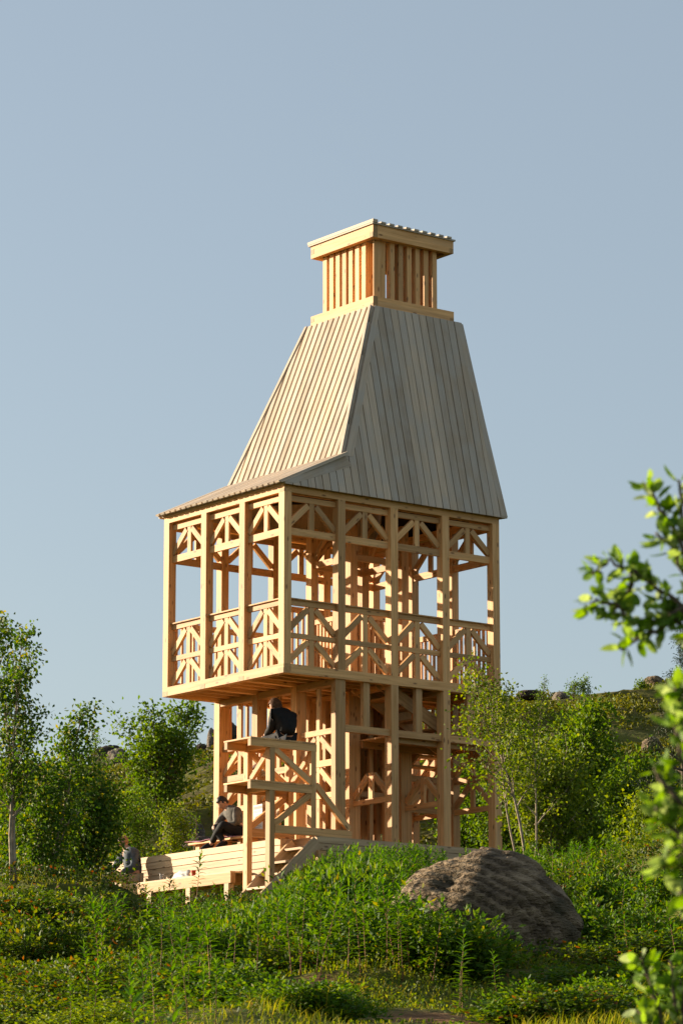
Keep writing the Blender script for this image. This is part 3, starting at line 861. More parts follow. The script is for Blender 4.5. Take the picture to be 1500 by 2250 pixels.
# ------------------------------------------------------------------ people
M['skin'] = simple('skin', (.50, .27, .18), .55, .35)
M['black_leather'] = simple('black_jacket', (.010, .009, .008), .75, .2, noise=.3, nscale=14)
M['grey_shirt'] = simple('grey_shirt', (.11, .10, .085), .8, .2, noise=.25, nscale=16)
M['denim'] = simple('dark_denim', (.075, .090, .105), .8, .2, noise=.3, nscale=16)
M['black_cloth'] = simple('black_trousers', (.014, .014, .016), .8, .2, noise=.3, nscale=14)
M['tan_cloth'] = simple('tan_trousers', (.38, .29, .18), .85, .15, noise=.15, nscale=14)
M['pale_shirt'] = simple('pale_shirt', (.42, .40, .36), .85, .15, noise=.15, nscale=18)
M['brown_hair'] = simple('brown_hair', (.10, .042, .018), .75, .15, noise=.4, nscale=30)
M['black_hair'] = simple('black_hair', (.018, .013, .011), .5, .4, noise=.3, nscale=30)
M['fair_hair'] = simple('fair_hair', (.30, .18, .09), .6, .35, noise=.35, nscale=30)
M['boot'] = simple('brown_boot', (.14, .065, .03), .55, .35)
M['sole'] = simple('white_sole', (.62, .58, .50), .7, .2)
M['dark_glass'] = simple('dark_glass', (.01, .01, .012), .15, .5)

def skinned(nodes, edges, root, sub=2):
    """continuous skin over a skeleton; nodes name -> (point, radius or (rx, ry))"""
    names = list(nodes); idx = {n_: i for i, n_ in enumerate(names)}
    me = bpy.data.meshes.new('skeleton')
    me.from_pydata([tuple(nodes[n_][0]) for n_ in names], [(idx[a], idx[c]) for a, c in edges], [])
    ob = bpy.data.objects.new('skeleton', me); COL.objects.link(ob)
    md = ob.modifiers.new('skin', 'SKIN'); md.use_smooth_shade = True
    if not me.skin_vertices: me.attributes.new
    for i, n_ in enumerate(names):
        r_ = nodes[n_][1]; r_ = (r_, r_) if not isinstance(r_, tuple) else r_
        me.skin_vertices[0].data[i].radius = r_
        me.skin_vertices[0].data[i].use_root = (n_ == root)
    ss = ob.modifiers.new('sub', 'SUBSURF'); ss.levels = sub; ss.render_levels = sub
    dg = bpy.context.evaluated_depsgraph_get(); dg.update()
    ev = ob.evaluated_get(dg)
    out = bpy.data.meshes.new_from_object(ev)
    bpy.data.objects.remove(ob); 
    return out
def head_bm(bm, c, fwd, up, s=1.0):
    """skull with brow, eye sockets, nose, lips, chin and ears, added to bm"""
    f = Vector(fwd).normalized(); u = Vector(up); u = (u - f * u.dot(f)).normalized(); r_ = f.cross(u)
    Mx = Matrix((r_, f, u)).transposed().to_4x4(); Mx.translation = Vector(c)
    res = bmesh.ops.create_uvsphere(bm, u_segments=24, v_segments=18, radius=1)
    for v in res['verts']:
        x, y, z = v.co
        X = x * .076; Y = y * .096; Z = z * .116
        if z < 0: X *= 1 - .30 * z * z * (1 if y > -.2 else .4); Y *= 1 - .12 * z * z
        if y > .3:
            e = math.exp(-((abs(x) - .36) / .17) ** 2 - ((z - .02) / .14) ** 2); Y -= .012 * e
            nse = math.exp(-(x / .13) ** 2 - ((z + .18) / .22) ** 2); Y += .022 * nse
            lip = math.exp(-(x / .26) ** 2 - ((z + .52) / .07) ** 2); Y += .006 * lip
            chin = math.exp(-(x / .25) ** 2 - ((z + .85) / .16) ** 2); Y += .010 * chin
            brow = math.exp(-((abs(x) - .32) / .25) ** 2 - ((z - .22) / .08) ** 2); Y += .005 * brow
        v.co = Mx @ (Vector((X, Y, Z)) * s)
    for sg in (-1, 1):
        e = bmesh.ops.create_uvsphere(bm, u_segments=10, v_segments=8, radius=1)
        for v in e['verts']:
            v.co = Mx @ (Vector((sg * .077 + v.co.x * .012, -.008 + v.co.y * .020, -.012 + v.co.z * .034)) * s)
def hand_bm(bm, wrist, d, palm_n, s=1.0, curl=.5, mirror=1):
    """palm plus four curled fingers of unequal length and a thumb from the palm's side"""
    d = Vector(d).normalized(); pn = Vector(palm_n); pn = (pn - d * pn.dot(d)).normalized(); sd_ = d.cross(pn) * mirror
    w = Vector(wrist)
    def chain(pts, rad):
        prev = None
        for p, r_ in zip(pts, rad):
            t = d; a = sd_; c = t.cross(a)
            ring_ = [bm.verts.new(p + (a * math.cos(k * math.pi / 3) + pn * math.sin(k * math.pi / 3)) * r_) for k in range(6)]
            if prev:
                for k in range(6): bm.faces.new((prev[k], prev[(k + 1) % 6], ring_[(k + 1) % 6], ring_[k]))
            prev = ring_
        bm.faces.new(prev)
    res = bmesh.ops.create_uvsphere(bm, u_segments=12, v_segments=8, radius=1)
    for v in res['verts']:
        q = v.co.copy(); v.co = w + d * (.045 + q.y * .055) * s + sd_ * q.x * .042 * s + pn * q.z * .016 * s
    for i, (o, L) in enumerate(((-.031, .062), (-.010, .074), (.011, .07), (.031, .054))):
        b0 = w + d * .085 * s + sd_ * o * s
        pts = [b0]; ang = 0
        for k in range(3):
            ang += curl * (.6 + .12 * i)
            pts.append(pts[-1] + (d * math.cos(ang) + pn * math.sin(ang)) * L * s * (.45, .32, .23)[k])
        chain(pts, [.0095 * s, .0088 * s, .008 * s, .0055 * s])
    b0 = w + d * .03 * s - sd_ * .036 * s
    chain([b0, b0 + (d * .7 - sd_ * .6 + pn * .3) * .035 * s, b0 + (d * .95 - sd_ * .5 + pn * .6) * .06 * s], [.012 * s, .0105 * s, .007 * s])
def add_mesh(me, mat, name, parent, extra=None, origin=(0, 0, 0)):
    bm = bmesh.new(); bm.from_mesh(me)
    if extra: extra(bm)
    for v in bm.verts: v.co -= Vector(origin)
    me2 = bpy.data.meshes.new(name); bm.to_mesh(me2); bm.free(); bpy.data.meshes.remove(me)
    me2.materials.clear(); me2.materials.append(mat)
    for f in me2.polygons: f.use_smooth = True
    o = bpy.data.objects.new(name, me2); COL.objects.link(o)
    if parent is not None: o.parent = parent
    return o
def shell(name, mat, c, fwd, up, fn, parent, origin, seg=(28, 20), s=1.0, rag=0.0, seed=1):
    """hair: a shaped cap over the skull, fn(x, y, z) gives the swell"""
    f = Vector(fwd).normalized(); u = Vector(up); u = (u - f * u.dot(f)).normalized(); r_ = f.cross(u)
    Mx = Matrix((r_, f, u)).transposed().to_4x4(); Mx.translation = Vector(c)
    bm = bmesh.new(); bmesh.ops.create_uvsphere(bm, u_segments=seg[0], v_segments=seg[1], radius=1)
    rs = random.Random(seed)
    dead = []
    for v in bm.verts:
        x, y, z = v.co
        k = fn(x, y, z)
        if k is None: dead.append(v); continue
        q = Vector((x * .076, y * .096, z * .116)) * s * k
        if z < 0: q.z *= 1.0
        q *= 1 + rs.uniform(-rag, rag)
        v.co = Mx @ q - Vector(origin)
    bmesh.ops.delete(bm, geom=dead, context='VERTS')
    me = bpy.data.meshes.new(name); bm.to_mesh(me); bm.free(); me.materials.append(mat)
    for p in me.polygons: p.use_smooth = True
    o = bpy.data.objects.new(name, me); COL.objects.link(o); o.parent = parent
    sm = o.modifiers.new('thick', 'SOLIDIFY'); sm.thickness = .008
    return o

def person(label, J, mats, headf, headup, hair, hands, group=None, foot_mats=None, barefoot=False, bulk=1.0):
    """J: joints in world space. One continuous body, clothes as children"""
    org = J['hip']
    root_nodes = {
        'hip': (J['hip'], (.15, .12)), 'belly': (J['belly'], (.135, .105)), 'chest': (J['chest'], (.165, .115)), 'neck0': (J['neck'], .065),
        'neck1': (J['head'] - Vector(headup).normalized() * .06, .052), 'headc': (J['head'], .07)}
    E = [('hip', 'belly'), ('belly', 'chest'), ('chest', 'neck0'), ('neck0', 'neck1'), ('neck1', 'headc')]
    for s_ in 'LR':
        root_nodes.update({'sh' + s_: (J['sh' + s_], .065), 'el' + s_: (J['el' + s_], .045), 'wr' + s_: (J['wr' + s_], .03),
                           'hj' + s_: (J['hj' + s_], .10), 'kn' + s_: (J['kn' + s_], .065), 'ca' + s_: (J['kn' + s_].lerp(J['an' + s_], .35), .058), 'an' + s_: (J['an' + s_], .04), 'to' + s_: (J['to' + s_], .032)})
        E += [('chest', 'sh' + s_), ('sh' + s_, 'el' + s_), ('el' + s_, 'wr' + s_), ('hip', 'hj' + s_), ('hj' + s_, 'kn' + s_), ('kn' + s_, 'ca' + s_), ('ca' + s_, 'an' + s_), ('an' + s_, 'to' + s_)]
    def ex(bm):
        head_bm(bm, J['head'], headf, headup)
        for s_ in 'LR':
            if s_ in hands:
                d, pn, c, mi = hands[s_]; hand_bm(bm, J['wr' + s_], d, pn, 1.0, c, mi)
    me = skinned(root_nodes, E, 'hip', 2)
    body = add_mesh(me, M['skin'], 'person', None, ex, org); body.location = org
    tag(body, label, 'person', group)
    # top
    up = {k: root_nodes[k] for k in ('hip', 'belly', 'chest')}
    up['hip'] = (J['hip'] + Vector((0, 0, -.01 if bulk > 1 else .03)), (.18 * bulk, .15 * bulk)); up['belly'] = (J['belly'], (.17 * bulk, .135 * bulk)); up['chest'] = (J['chest'], (.20 * bulk, .145 * bulk)); up['neck0'] = (J['neck'], .085)
    e2 = [('hip', 'belly'), ('belly', 'chest'), ('chest', 'neck0')]
    for s_ in 'LR':
        up['sh' + s_] = (J['sh' + s_], .088 * bulk); up['el' + s_] = (J['el' + s_], .066 * bulk); up['wr' + s_] = (J['wr' + s_].lerp(J['el' + s_], .12), .05)
        e2 += [('chest', 'sh' + s_), ('sh' + s_, 'el' + s_), ('el' + s_, 'wr' + s_)]
    top = add_mesh(skinned(up, e2, 'hip', 2), M[mats[0]], mats[2], body, None, org)
    # folds in the cloth
    tx = bpy.data.textures.new('folds', 'CLOUDS'); tx.noise_scale = .085; tx.noise_depth = 2
    dm = top.modifiers.new('folds', 'DISPLACE'); dm.texture = tx; dm.strength = .035; dm.texture_coords = 'LOCAL'; dm.mid_level = .5
    lo = {'hip': (J['hip'], (.165, .135))}; e3 = []
    for s_ in 'LR':
        lo['hj' + s_] = (J['hj' + s_], .115); lo['kn' + s_] = (J['kn' + s_], .082); 
        e3 += [('hip', 'hj' + s_), ('hj' + s_, 'kn' + s_)]
        if not barefoot:
            lo['an' + s_] = (J['an' + s_].lerp(J['kn' + s_], .1), .058); e3 += [('kn' + s_, 'an' + s_)]
        else:
            lo['an' + s_] = (J['kn' + s_].lerp(J['an' + s_], .2), .075); e3 += [('kn' + s_, 'an' + s_)]
    tr = add_mesh(skinned(lo, e3, 'hip', 2), M[mats[1]], mats[3], body, None, org)
    dm = tr.modifiers.new('folds', 'DISPLACE'); dm.texture = tx; dm.strength = .02; dm.texture_coords = 'LOCAL'
    # shoes
    for s_ in 'LR':
        bm = bmesh.new(); bmesh.ops.create_uvsphere(bm, u_segments=16, v_segments=10, radius=1)
        a = J['an' + s_]; t = J['to' + s_]; f = (t - a); L = f.length; f.normalize(); upv = Vector((0, 0, 1)); upv = (upv - f * upv.dot(f)).normalized(); rr = f.cross(upv)
        for v in bm.verts:
            x, y, z = v.co
            zz = max(z, -.45)
            v.co = a + f * (L * .5 + y * (L * .5 + .07)) + rr * x * (.047 + .006 * y) + upv * (zz * (.062 - .018 * y) - .012) - Vector(org)
        mesh = bpy.data.meshes.new('shoe'); bm.to_mesh(mesh); bm.free(); mesh.materials.append(M[foot_mats or 'boot'])
        for p in mesh.polygons: p.use_smooth = True
        so_ = bpy.data.objects.new('shoe', mesh); COL.objects.link(so_); so_.parent = body
    hf, hm, rag = hair
    shell('hair', M[hm], J['head'], headf, headup, hf, body, org, rag=rag)
    return body
Ve = lambda *a: Vector(a)
# 1: sits on the upper shelf with the back to us, legs over the far edge, head bent
def hair_bob(x, y, z):
    if y > .45 and z < .45: return None
    if y > .15 and z < -.35: return None
    k = 1.18 + .12 * max(0, -y) 
    if z < -.2: k += .18 * (-.2 - z)
    return k
J1 = dict(hip=Ve(.27, .30, -1.09), belly=Ve(.275, .30, -.94), chest=Ve(.29, .37, -.745), neck=Ve(.27, .47, -.60), head=Ve(.225, .565, -.51),
          shL=Ve(.10, .43, -.69), shR=Ve(.475, .41, -.71), elL=Ve(.085, .46, -.95), elR=Ve(.50, .44, -.97), wrL=Ve(.12, .74, -1.05), wrR=Ve(.42, .74, -1.05),
          hjL=Ve(.17, .36, -1.12), hjR=Ve(.35, .36, -1.12), knL=Ve(.14, .80, -1.11), knR=Ve(.38, .80, -1.11), anL=Ve(.11, .83, -1.56), anR=Ve(.34, .84, -1.56), toL=Ve(.05, .98, -1.60), toR=Ve(.32, .99, -1.60))
p1 = person('person in black jacket sitting on the upper shelf with the back turned', J1, ('black_leather', 'black_cloth', 'jacket', 'trousers'),
       Ve(-.45, .75, -.45), Ve(-.15, .35, .9), (hair_bob, 'brown_hair', .05), {'L': (Ve(.3, .8, -.3), Ve(0, 0, -1), .35, 1), 'R': (Ve(-.3, .8, -.3), Ve(0, 0, -1), .35, -1)}, barefoot=True, bulk=1.28)
hem = grid_cloth('shirt_tail', M['pale_shirt'], lambda u, v: (.05 + .16 * u - .04 * v, .195 + .03 * math.sin(6 * u) + .10 * v * (1 - u), -1.215 + .20 * (1 - v) * (.35 + .65 * u) * .8), 8, 6)
hem.location = -J1['hip']; hem.parent = p1
# 2: sits on the low bench, legs crossed, looking down at the hands
def hair_short(x, y, z):
    if y > .35 and z < .42: return None
    if z < -.15 and y > -.35: return None
    if z < -.55: return None
    return 1.13 + (.07 if z > .5 else 0)
J2 = dict(hip=Ve(.93, 2.62, -2.555), belly=Ve(.92, 2.64, -2.42), chest=Ve(.85, 2.70, -2.22), neck=Ve(.765, 2.77, -2.09), head=Ve(.695, 2.81, -2.015),
          shL=Ve(.80, 2.53, -2.17), shR=Ve(.84, 2.92, -2.17), elL=Ve(.76, 2.47, -2.42), elR=Ve(.70, 2.98, -2.41), wrL=Ve(.62, 2.66, -2.43), wrR=Ve(.60, 2.82, -2.43),
          hjL=Ve(.90, 2.53, -2.57), hjR=Ve(.90, 2.72, -2.57), knL=Ve(.53, 2.60, -2.43), knR=Ve(.50, 2.82, -2.46), anL=Ve(.55, 2.98, -2.78), anR=Ve(.62, 2.64, -2.77), toL=Ve(.44, 3.05, -2.83), toR=Ve(.48, 2.64, -2.83))
p2 = person('dark haired person in grey shirt sitting on the low bench with crossed legs', J2, ('grey_shirt', 'black_cloth', 'shirt', 'trousers'),
       Ve(-.70, .25, -.62), Ve(-.55, .2, .8), (hair_short, 'black_hair', .04), {'L': (Ve(-.5, .7, -.1), Ve(.2, 0, -1), .6, 1), 'R': (Ve(-.5, -.6, -.1), Ve(.2, 0, -1), .6, -1)}, foot_mats='black_cloth')
# 3: sits on the lower tier behind the leaves at its far end
def hair_crop(x, y, z):
    if y > .35 and z < .48: return None
    if z < .05 and y > -.2: return None
    if z < -.4: return None
    return 1.10
J3 = dict(hip=Ve(.14, 4.89, -3.29), belly=Ve(.15, 4.91, -3.13), chest=Ve(.12, 4.95, -2.88), neck=Ve(.06, 5.00, -2.70), head=Ve(.0, 5.05, -2.58),
          shL=Ve(.08, 4.77, -2.80), shR=Ve(.10, 5.16, -2.80), elL=Ve(.02, 4.70, -3.08), elR=Ve(-.04, 5.25, -3.06), wrL=Ve(-.18, 4.87, -3.18), wrR=Ve(-.26, 5.19, -3.16),
          hjL=Ve(.10, 4.80, -3.31), hjR=Ve(.10, 4.99, -3.31), knL=Ve(-.34, 4.91, -3.22), knR=Ve(-.34, 5.19, -3.22), anL=Ve(-.46, 4.99, -3.62), anR=Ve(-.48, 5.23, -3.62), toL=Ve(-.60, 5.01, -3.67), toR=Ve(-.62, 5.25, -3.67))
p3 = person('person in dark denim jacket and sunglasses sitting on the lower tier behind a bush', J3, ('denim', 'tan_cloth', 'jacket', 'trousers'),
       Ve(-.9, .35, -.22), Ve(-.1, 0, 1), (hair_crop, 'fair_hair', .05), {'L': (Ve(-.7, .4, -.3), Ve(0, .2, -1), .5, 1), 'R': (Ve(-.7, -.2, -.3), Ve(0, -.2, -1), .5, -1)})
gl = MB(); f3 = Ve(-.9, .35, -.22).normalized(); r3 = f3.cross(Ve(-.1, 0, 1)).normalized()
for s_ in (-1, 1):
    c_ = np.array(J3['head'] + f3 * .098 + r3 * .034 * s_ + Ve(0, 0, .005)); gl.beam(c_ - np.array(r3) * .027, c_ + np.array(r3) * .027, .03, .008, (0, 0, 1))
    e_ = np.array(J3['head'] + f3 * .085 + r3 * .072 * s_ + Ve(0, 0, .01)); gl.beam(e_, e_ - np.array(f3) * .09, .008, .006, (0, 0, 1))
go_ = gl.build('sunglasses', M['dark_glass']); go_.location = -J3['hip']; go_.parent = p3

# ------------------------------------------------------------------ rocks
def rockmat(name, c1, c2, moss):
    m, nt, n, l, p = newmat(name)
    tc = n.new('ShaderNodeTexCoord')
    a = n.new('ShaderNodeTexNoise'); a.inputs['Scale'].default_value = 2.2; a.inputs['Detail'].default_value = 9; a.inputs['Distortion'].default_value = .5
    mp = n.new('ShaderNodeMapping'); mp.inputs['Rotation'].default_value = (.3, .5, .6); mp.inputs['Scale'].default_value = (1, 1, 3.2)
    l.new(tc.outputs['Object'], mp.inputs['Vector']); l.new(mp.outputs[0], a.inputs['Vector'])
    b2 = n.new('ShaderNodeTexNoise'); b2.inputs['Scale'].default_value = 14; b2.inputs['Detail'].default_value = 8
    l.new(mp.outputs[0], b2.inputs['Vector'])
    r_ = n.new('ShaderNodeValToRGB'); r_.color_ramp.elements[0].position = .35; r_.color_ramp.elements[1].position = .68
    r_.color_ramp.elements[0].color = (*c1, 1); r_.color_ramp.elements[1].color = (*c2, 1)
    l.new(a.outputs['Fac'], r_.inputs[0])
    mx = n.new('ShaderNodeMix'); mx.data_type = 'RGBA'; mx.blend_type = 'MULTIPLY'; mx.inputs['Factor'].default_value = .75
    r2 = n.new('ShaderNodeValToRGB'); r2.color_ramp.elements[0].position = .3; r2.color_ramp.elements[1].position = .6
    r2.color_ramp.elements[0].color = (.35, .33, .3, 1); r2.color_ramp.elements[1].color = (1, 1, 1, 1)
    l.new(b2.outputs['Fac'], r2.inputs[0]); l.new(r_.outputs[0], mx.inputs[6]); l.new(r2.outputs[0], mx.inputs[7])
    v = n.new('ShaderNodeTexNoise'); v.inputs['Scale'].default_value = 1.3; v.inputs['Detail'].default_value = 6
    l.new(tc.outputs['Object'], v.inputs['Vector'])
    mm = n.new('ShaderNodeMapRange'); mm.inputs['From Min'].default_value = .56; mm.inputs['From Max'].default_value = .66
    l.new(v.outputs['Fac'], mm.inputs['Value'])
    m3 = n.new('ShaderNodeMix'); m3.data_type = 'RGBA'; m3.inputs[7].default_value = (*moss, 1)
    l.new(mm.outputs[0], m3.inputs['Factor']); l.new(mx.outputs[2], m3.inputs[6]); l.new(m3.outputs[2], p.inputs['Base Color'])
    p.inputs['Roughness'].default_value = .9; p.inputs['Specular IOR Level'].default_value = .2
    bp = n.new('ShaderNodeBump'); bp.inputs['Strength'].default_value = 1.0; bp.inputs['Distance'].default_value = .085
    ad = n.new('ShaderNodeMath'); ad.operation = 'ADD'; l.new(a.outputs['Fac'], ad.inputs[0]); l.new(b2.outputs['Fac'], ad.inputs[1])
    l.new(ad.outputs[0], bp.inputs['Height']); l.new(bp.outputs[0], p.inputs['Normal'])
    return m
M['rock'] = rockmat('brown_granite', (.115, .082, .052), (.38, .28, .175), (.07, .06, .035))
M['greyrock'] = rockmat('grey_granite', (.14, .115, .09), (.34, .28, .21), (.06, .055, .04))
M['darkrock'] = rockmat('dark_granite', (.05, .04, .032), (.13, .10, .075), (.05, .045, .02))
def rock(px, d, w, h, dep, mat, label, seed, lift=0.0, tilt=0.0, shape=None, sub=5, group=None):
    """boulder whose foot stands at photo column px, level distance d"""
    bm = bmesh.new(); bmesh.ops.create_icosphere(bm, subdivisions=sub, radius=1)
    rs = np.random.default_rng(seed)
    V = np.array([v.co[:] for v in bm.verts])
    amp = np.zeros(len(V)); f = 1.3
    for o in range(5):
        W_ = rs.normal(size=(5, 3)) * f; ph = rs.uniform(0, 6.28, 5)
        amp += (np.abs(np.sin(V @ W_.T + ph)).mean(1) - .63) * .62 / (1.9 ** o); f *= 2.0
    # facets
    for k in range(7):
        nrm = rs.normal(size=3); nrm /= np.linalg.norm(nrm); dd = V @ nrm; c = rs.uniform(.72, .92)
        V = V - np.maximum(dd - c, 0)[:, None] * nrm * .85
    V = V * (1 + .56 * amp)[:, None]
    q = V @ np.array([.5, .2, .84]) * 7 + np.sin(V @ np.array([3., 1., 2.]))
    V = V * (1 - .055 * (np.abs((q % 1) - .5) < .10))[:, None]      # bedding cracks
    if shape is not None: V = shape(V)
    L = V * np.array([w / 2, dep / 2, h])
    ct, st = math.cos(tilt), math.sin(tilt)
    L = np.stack([L[:, 0] * ct - L[:, 2] * st, L[:, 1], L[:, 0] * st + L[:, 2] * ct], 1)
    Wd = L[:, :1] * RH[None] + L[:, 1:2] * FH[None] + L[:, 2:3] * np.array([[0, 0, 1]])
    for v, c in zip(bm.verts, Wd): v.co = Vector(c)
    me = bpy.data.meshes.new('boulder'); bm.to_mesh(me); bm.free(); me.materials.append(mat)
    for q in me.polygons: q.use_smooth = True
    o = bpy.data.objects.new('boulder', me); COL.objects.link(o)
    p = on_ground(px, d); p[2] += lift; o.location = p
    return tag(o, label, 'boulder', group)
def bigshape(V):
    x = V[:, 0]; z = V[:, 2].copy()
    top = np.interp(x, [-1.1, -.85, -.6, -.3, -.05, .2, .45, .7, .9, 1.1], [.60, .84, .97, 1.02, 1.04, 1.02, .97, .86, .68, .35])
    z = np.where(z > 0, (np.abs(z) ** .72) * top, z)
    return np.stack([x, V[:, 1], z], 1)
rock(1066, 33.4, 2.35, 1.17, 2.0, M['rock'], 'large brown boulder on the slope in front of the tower', 21, lift=-.02, shape=bigshape, sub=6)
rock(846, 34.2, .5, .16, .8, M['rock'], 'small flat rock leaning at the foot of the large boulder', 5, lift=.18)
rock(355, 32.5, .55, .20, .6, M['rock'], 'low flat grey rock among the plants on the near slope', 8, lift=.12)
rock(20, 38.0, 1.0, .55, 1.2, M['darkrock'], 'dark shaded rock in the slope below the birch', 12, lift=.1)
rock(255, 98, .75, .42, 1.0, M['greyrock'], 'pale sunlit rock on the hilltop between two trees', 31, lift=.3)
rock(238, 101, 1.2, .52, 1.4, M['darkrock'], 'dark rounded rock behind the pale rock on the hilltop', 32, lift=.25)
rock(463, 92, .26, .50, .4, M['greyrock'], 'narrow upright rock on the ridge beside the tower post', 33, lift=.2)
rock(509, 94, .42, .42, .6, M['darkrock'], 'dark round rock on the ridge seen behind the tall bench', 34, lift=.5)
rock(444, 93, .5, .25, .6, M['darkrock'], 'low dark rock on the ridge left of the upright rock', 35, lift=.15)
rock(400, 74, 1.1, .5, 1.2, M['greyrock'], 'grey outcrop in the heather left of the tower post', 36, lift=.1)
rock(450, 70, 1.2, .55, 1.2, M['darkrock'], 'dark outcrop in the heather behind the low bench', 37, lift=.1)
rock(1234, 100, .50, .24, 1.0, M['greyrock'], 'rounded brown rock on the ridge behind the big bush', 41, lift=.25)
rock(1165, 102, .9, .18, 1.2, M['darkrock'], 'long low dark rock on the ridge right of the tower', 42, lift=.2)
rock(1442, 99, .72, .26, 1.2, M['rock'], 'domed brown rock on the ridge at the right', 44, lift=.2)
rock(1435, 80, .5, .25, .7, M['rock'], 'pale rock in the heather slope at the right', 46, lift=.2)
rock(1445, 74, 1.2, .5, 1.0, M['darkrock'], 'dark ledge in the heather slope under the pale rock', 47, lift=.1)
rock(940, 74, 1.1, .55, 1.0, M['greyrock'], 'grey rock behind the tower seen between its posts', 48, lift=.1)
rock(825, 22.8, .11, .06, .1, M['greyrock'], 'small stone beside the bare path', 49, lift=.02, sub=4)

# ------------------------------------------------------------------ trees and shrubs
def curve(p0, d0, L, n, rs, bend=.25, up=.0):
    p = np.array(p0, float); d = np.array(d0, float); d /= np.linalg.norm(d); out = [p.copy()]
    for i in range(n):
        d = d + rs.normal(size=3) * bend / n ** .5 + np.array([0, 0, up / n]); d /= np.linalg.norm(d)
        p = p + d * L / n; out.append(p.copy())
    return out
def tree_mesh(H, crown, stems, limbs, nleaf, leaf, rs, t0=.2, trunk_r=.05, lean=(0, 0), limb_el=(35, 65), spread=.09, fill=1.0, droop=.25, stem_spread=.12, twigs=5, wind=(0, 0)):
    """crown(t) radius at height share t. returns wood MB and leaf arrays"""
    wood_ = MB(); tips = []
    for s_ in range(stems):
        az = rs.uniform(0, 6.28); o = np.array([math.cos(az), math.sin(az), 0]) * (stem_spread if stems > 1 else .0)
        h = H * (1 if s_ == 0 else rs.uniform(.7, .95))
        d0 = np.array([lean[0], lean[1], 1.0]) + o * 1.6
        pts = curve(o * .3, d0, h * 1.02, 10, rs, .16, .5)
        pts = [np.array([q[0], q[1], q[2] * h / max(pts[-1][2], .1)]) for q in pts]
        r0 = trunk_r * (1 if s_ == 0 else .75)
        wood_.tube(pts, [r0 * (1 - .92 * (i / 10) ** .8) + .002 for i in range(11)], 6)
        nl = max(3, int(limbs * (1 if s_ == 0 else .6)))
        for k in range(nl):
            t = t0 + (1 - t0) * (k + rs.uniform(0, 1)) / nl
            f = t * 10; i = min(int(f), 9); P = pts[i] + (pts[i + 1] - pts[i]) * (f - i)
            a = k * 2.4 + rs.uniform(-.5, .5); el = R(rs.uniform(*limb_el))
            L = max(.06 * H, crown(t) * rs.uniform(.65, 1.15)) / max(.45, math.cos(el) + .15)
            L = min(L, (H * 1.02 - P[2]) / max(.3, math.sin(el)) + .12 * H)
            dv = np.array([math.cos(a) * math.cos(el) + wind[0], math.sin(a) * math.cos(el) + wind[1], math.sin(el)])
            lp_ = curve(P, dv, L, 5, rs, .3, .1)
            rl = r0 * (1 - t) * .45 + .004
            wood_.tube(lp_, [rl * (1 - .8 * j / 5) + .0015 for j in range(6)], 4, cap=False)
            for q in range(twigs):
                tt = rs.uniform(.25, 1); ff = tt * 5; j = min(int(ff), 4); B = lp_[j] + (lp_[j + 1] - lp_[j]) * (ff - j)
                tw = curve(B, dv * .6 + rs.normal(size=3) * .7 + np.array([0, 0, -droop]), L * rs.uniform(.22, .45), 3, rs, .4)
                wood_.tube(tw, [.004, .003, .002, .001], 3, cap=False)
                tips.append(np.array(tw))
            tips.append(np.array(lp_[2:]))
    w = np.array([np.linalg.norm(t_[-1] - t_[0]) + .05 for t_ in tips]); w = w ** .8 * rs.uniform(.2, 1.6, len(w)); w /= w.sum()
    cnt = rs.multinomial(nleaf, w)
    C_, D_ = [], []
    for t_, c in zip(tips, cnt):
        if c == 0: continue
        u = rs.uniform(0, 1, c) ** .8 * (len(t_) - 1); j = np.minimum(u.astype(int), len(t_) - 2)
        p = t_[j] + (t_[j + 1] - t_[j]) * (u - j)[:, None]
        off = rs.normal(size=(c, 3)) * spread
        C_.append(p + off); D_.append(off / (spread) * .6 + rs.normal(size=(c, 3)) * .6 + np.array([0, 0, -droop * 2]))
    return wood_, np.concatenate(C_), np.concatenate(D_)
def plant(name, label, cat, px, d, top_y, crown, stems, limbs, nleaf, leaf, lmat, bmat, seed, group=None, base=None, trunkname='trunk', crownname='crown', **kw):
    rs = np.random.default_rng(seed)
    p = on_ground(px, d) if base is None else np.array(base, float); p[2] -= .05
    ztop = at(px, top_y, d)[2]; H = ztop - p[2]
    wd, C_, D_ = tree_mesh(H, lambda t: crown(t), stems, limbs, nleaf, leaf, rs, **kw)
    root = tag(empty(name, tuple(p)), label, cat, group)
    o = wd.build(trunkname, bmat, root, smooth=True)
    V, T = leaves_arrays(C_, D_, leaf[0], leaf[1], rs)
    link(crownname, fastmesh(crownname, V, T, lmat), root)
    return root
px2m = lambda px, d: px / FPX * d
ov = lambda w, a=.45: (lambda t: w * max(.12, math.sin(math.pi * min(1, max(0, (t + .08) / 1.12)) ** (1.0 if a is None else a * 2))))
# left birch, in front of the sky
plant('birch_tree', 'slender birch with loose dark leaves against the sky at the left edge', 'tree', 30, 40, 1366, ov(.48), 2, 30, 4600, (.056, .040), M['birch_leaf'], M['bark'], 101, t0=.24, trunk_r=.032, lean=(.0, 0), limb_el=(35, 65), spread=.065, droop=.45, stem_spread=.05, wind=(.15, -.1))
plant('birch_tree', 'leafy green birch right of the slender left birch', 'tree', 98, 43, 1562, ov(.44), 2, 30, 6000, (.062, .046), M['birch_leaf'], M['bark'], 102, t0=.12, trunk_r=.045, spread=.09, droop=.3)
plant('birch_tree', 'broad dark birch shrub that hides the seated person in denim', 'tree', 190, 50.5, 1690, ov(.72), 3, 26, 9500, (.062, .046), M['birch_leaf'], M['darkbark'], 103, t0=.18, trunk_r=.045, spread=.13, droop=.3)
plant('birch_tree', 'low leafy birch at the left edge under the slender one', 'tree', 40, 45, 1690, ov(.75), 3, 22, 9000, (.062, .046), M['birch_leaf'], M['darkbark'], 104, t0=.08, trunk_r=.04, spread=.12)
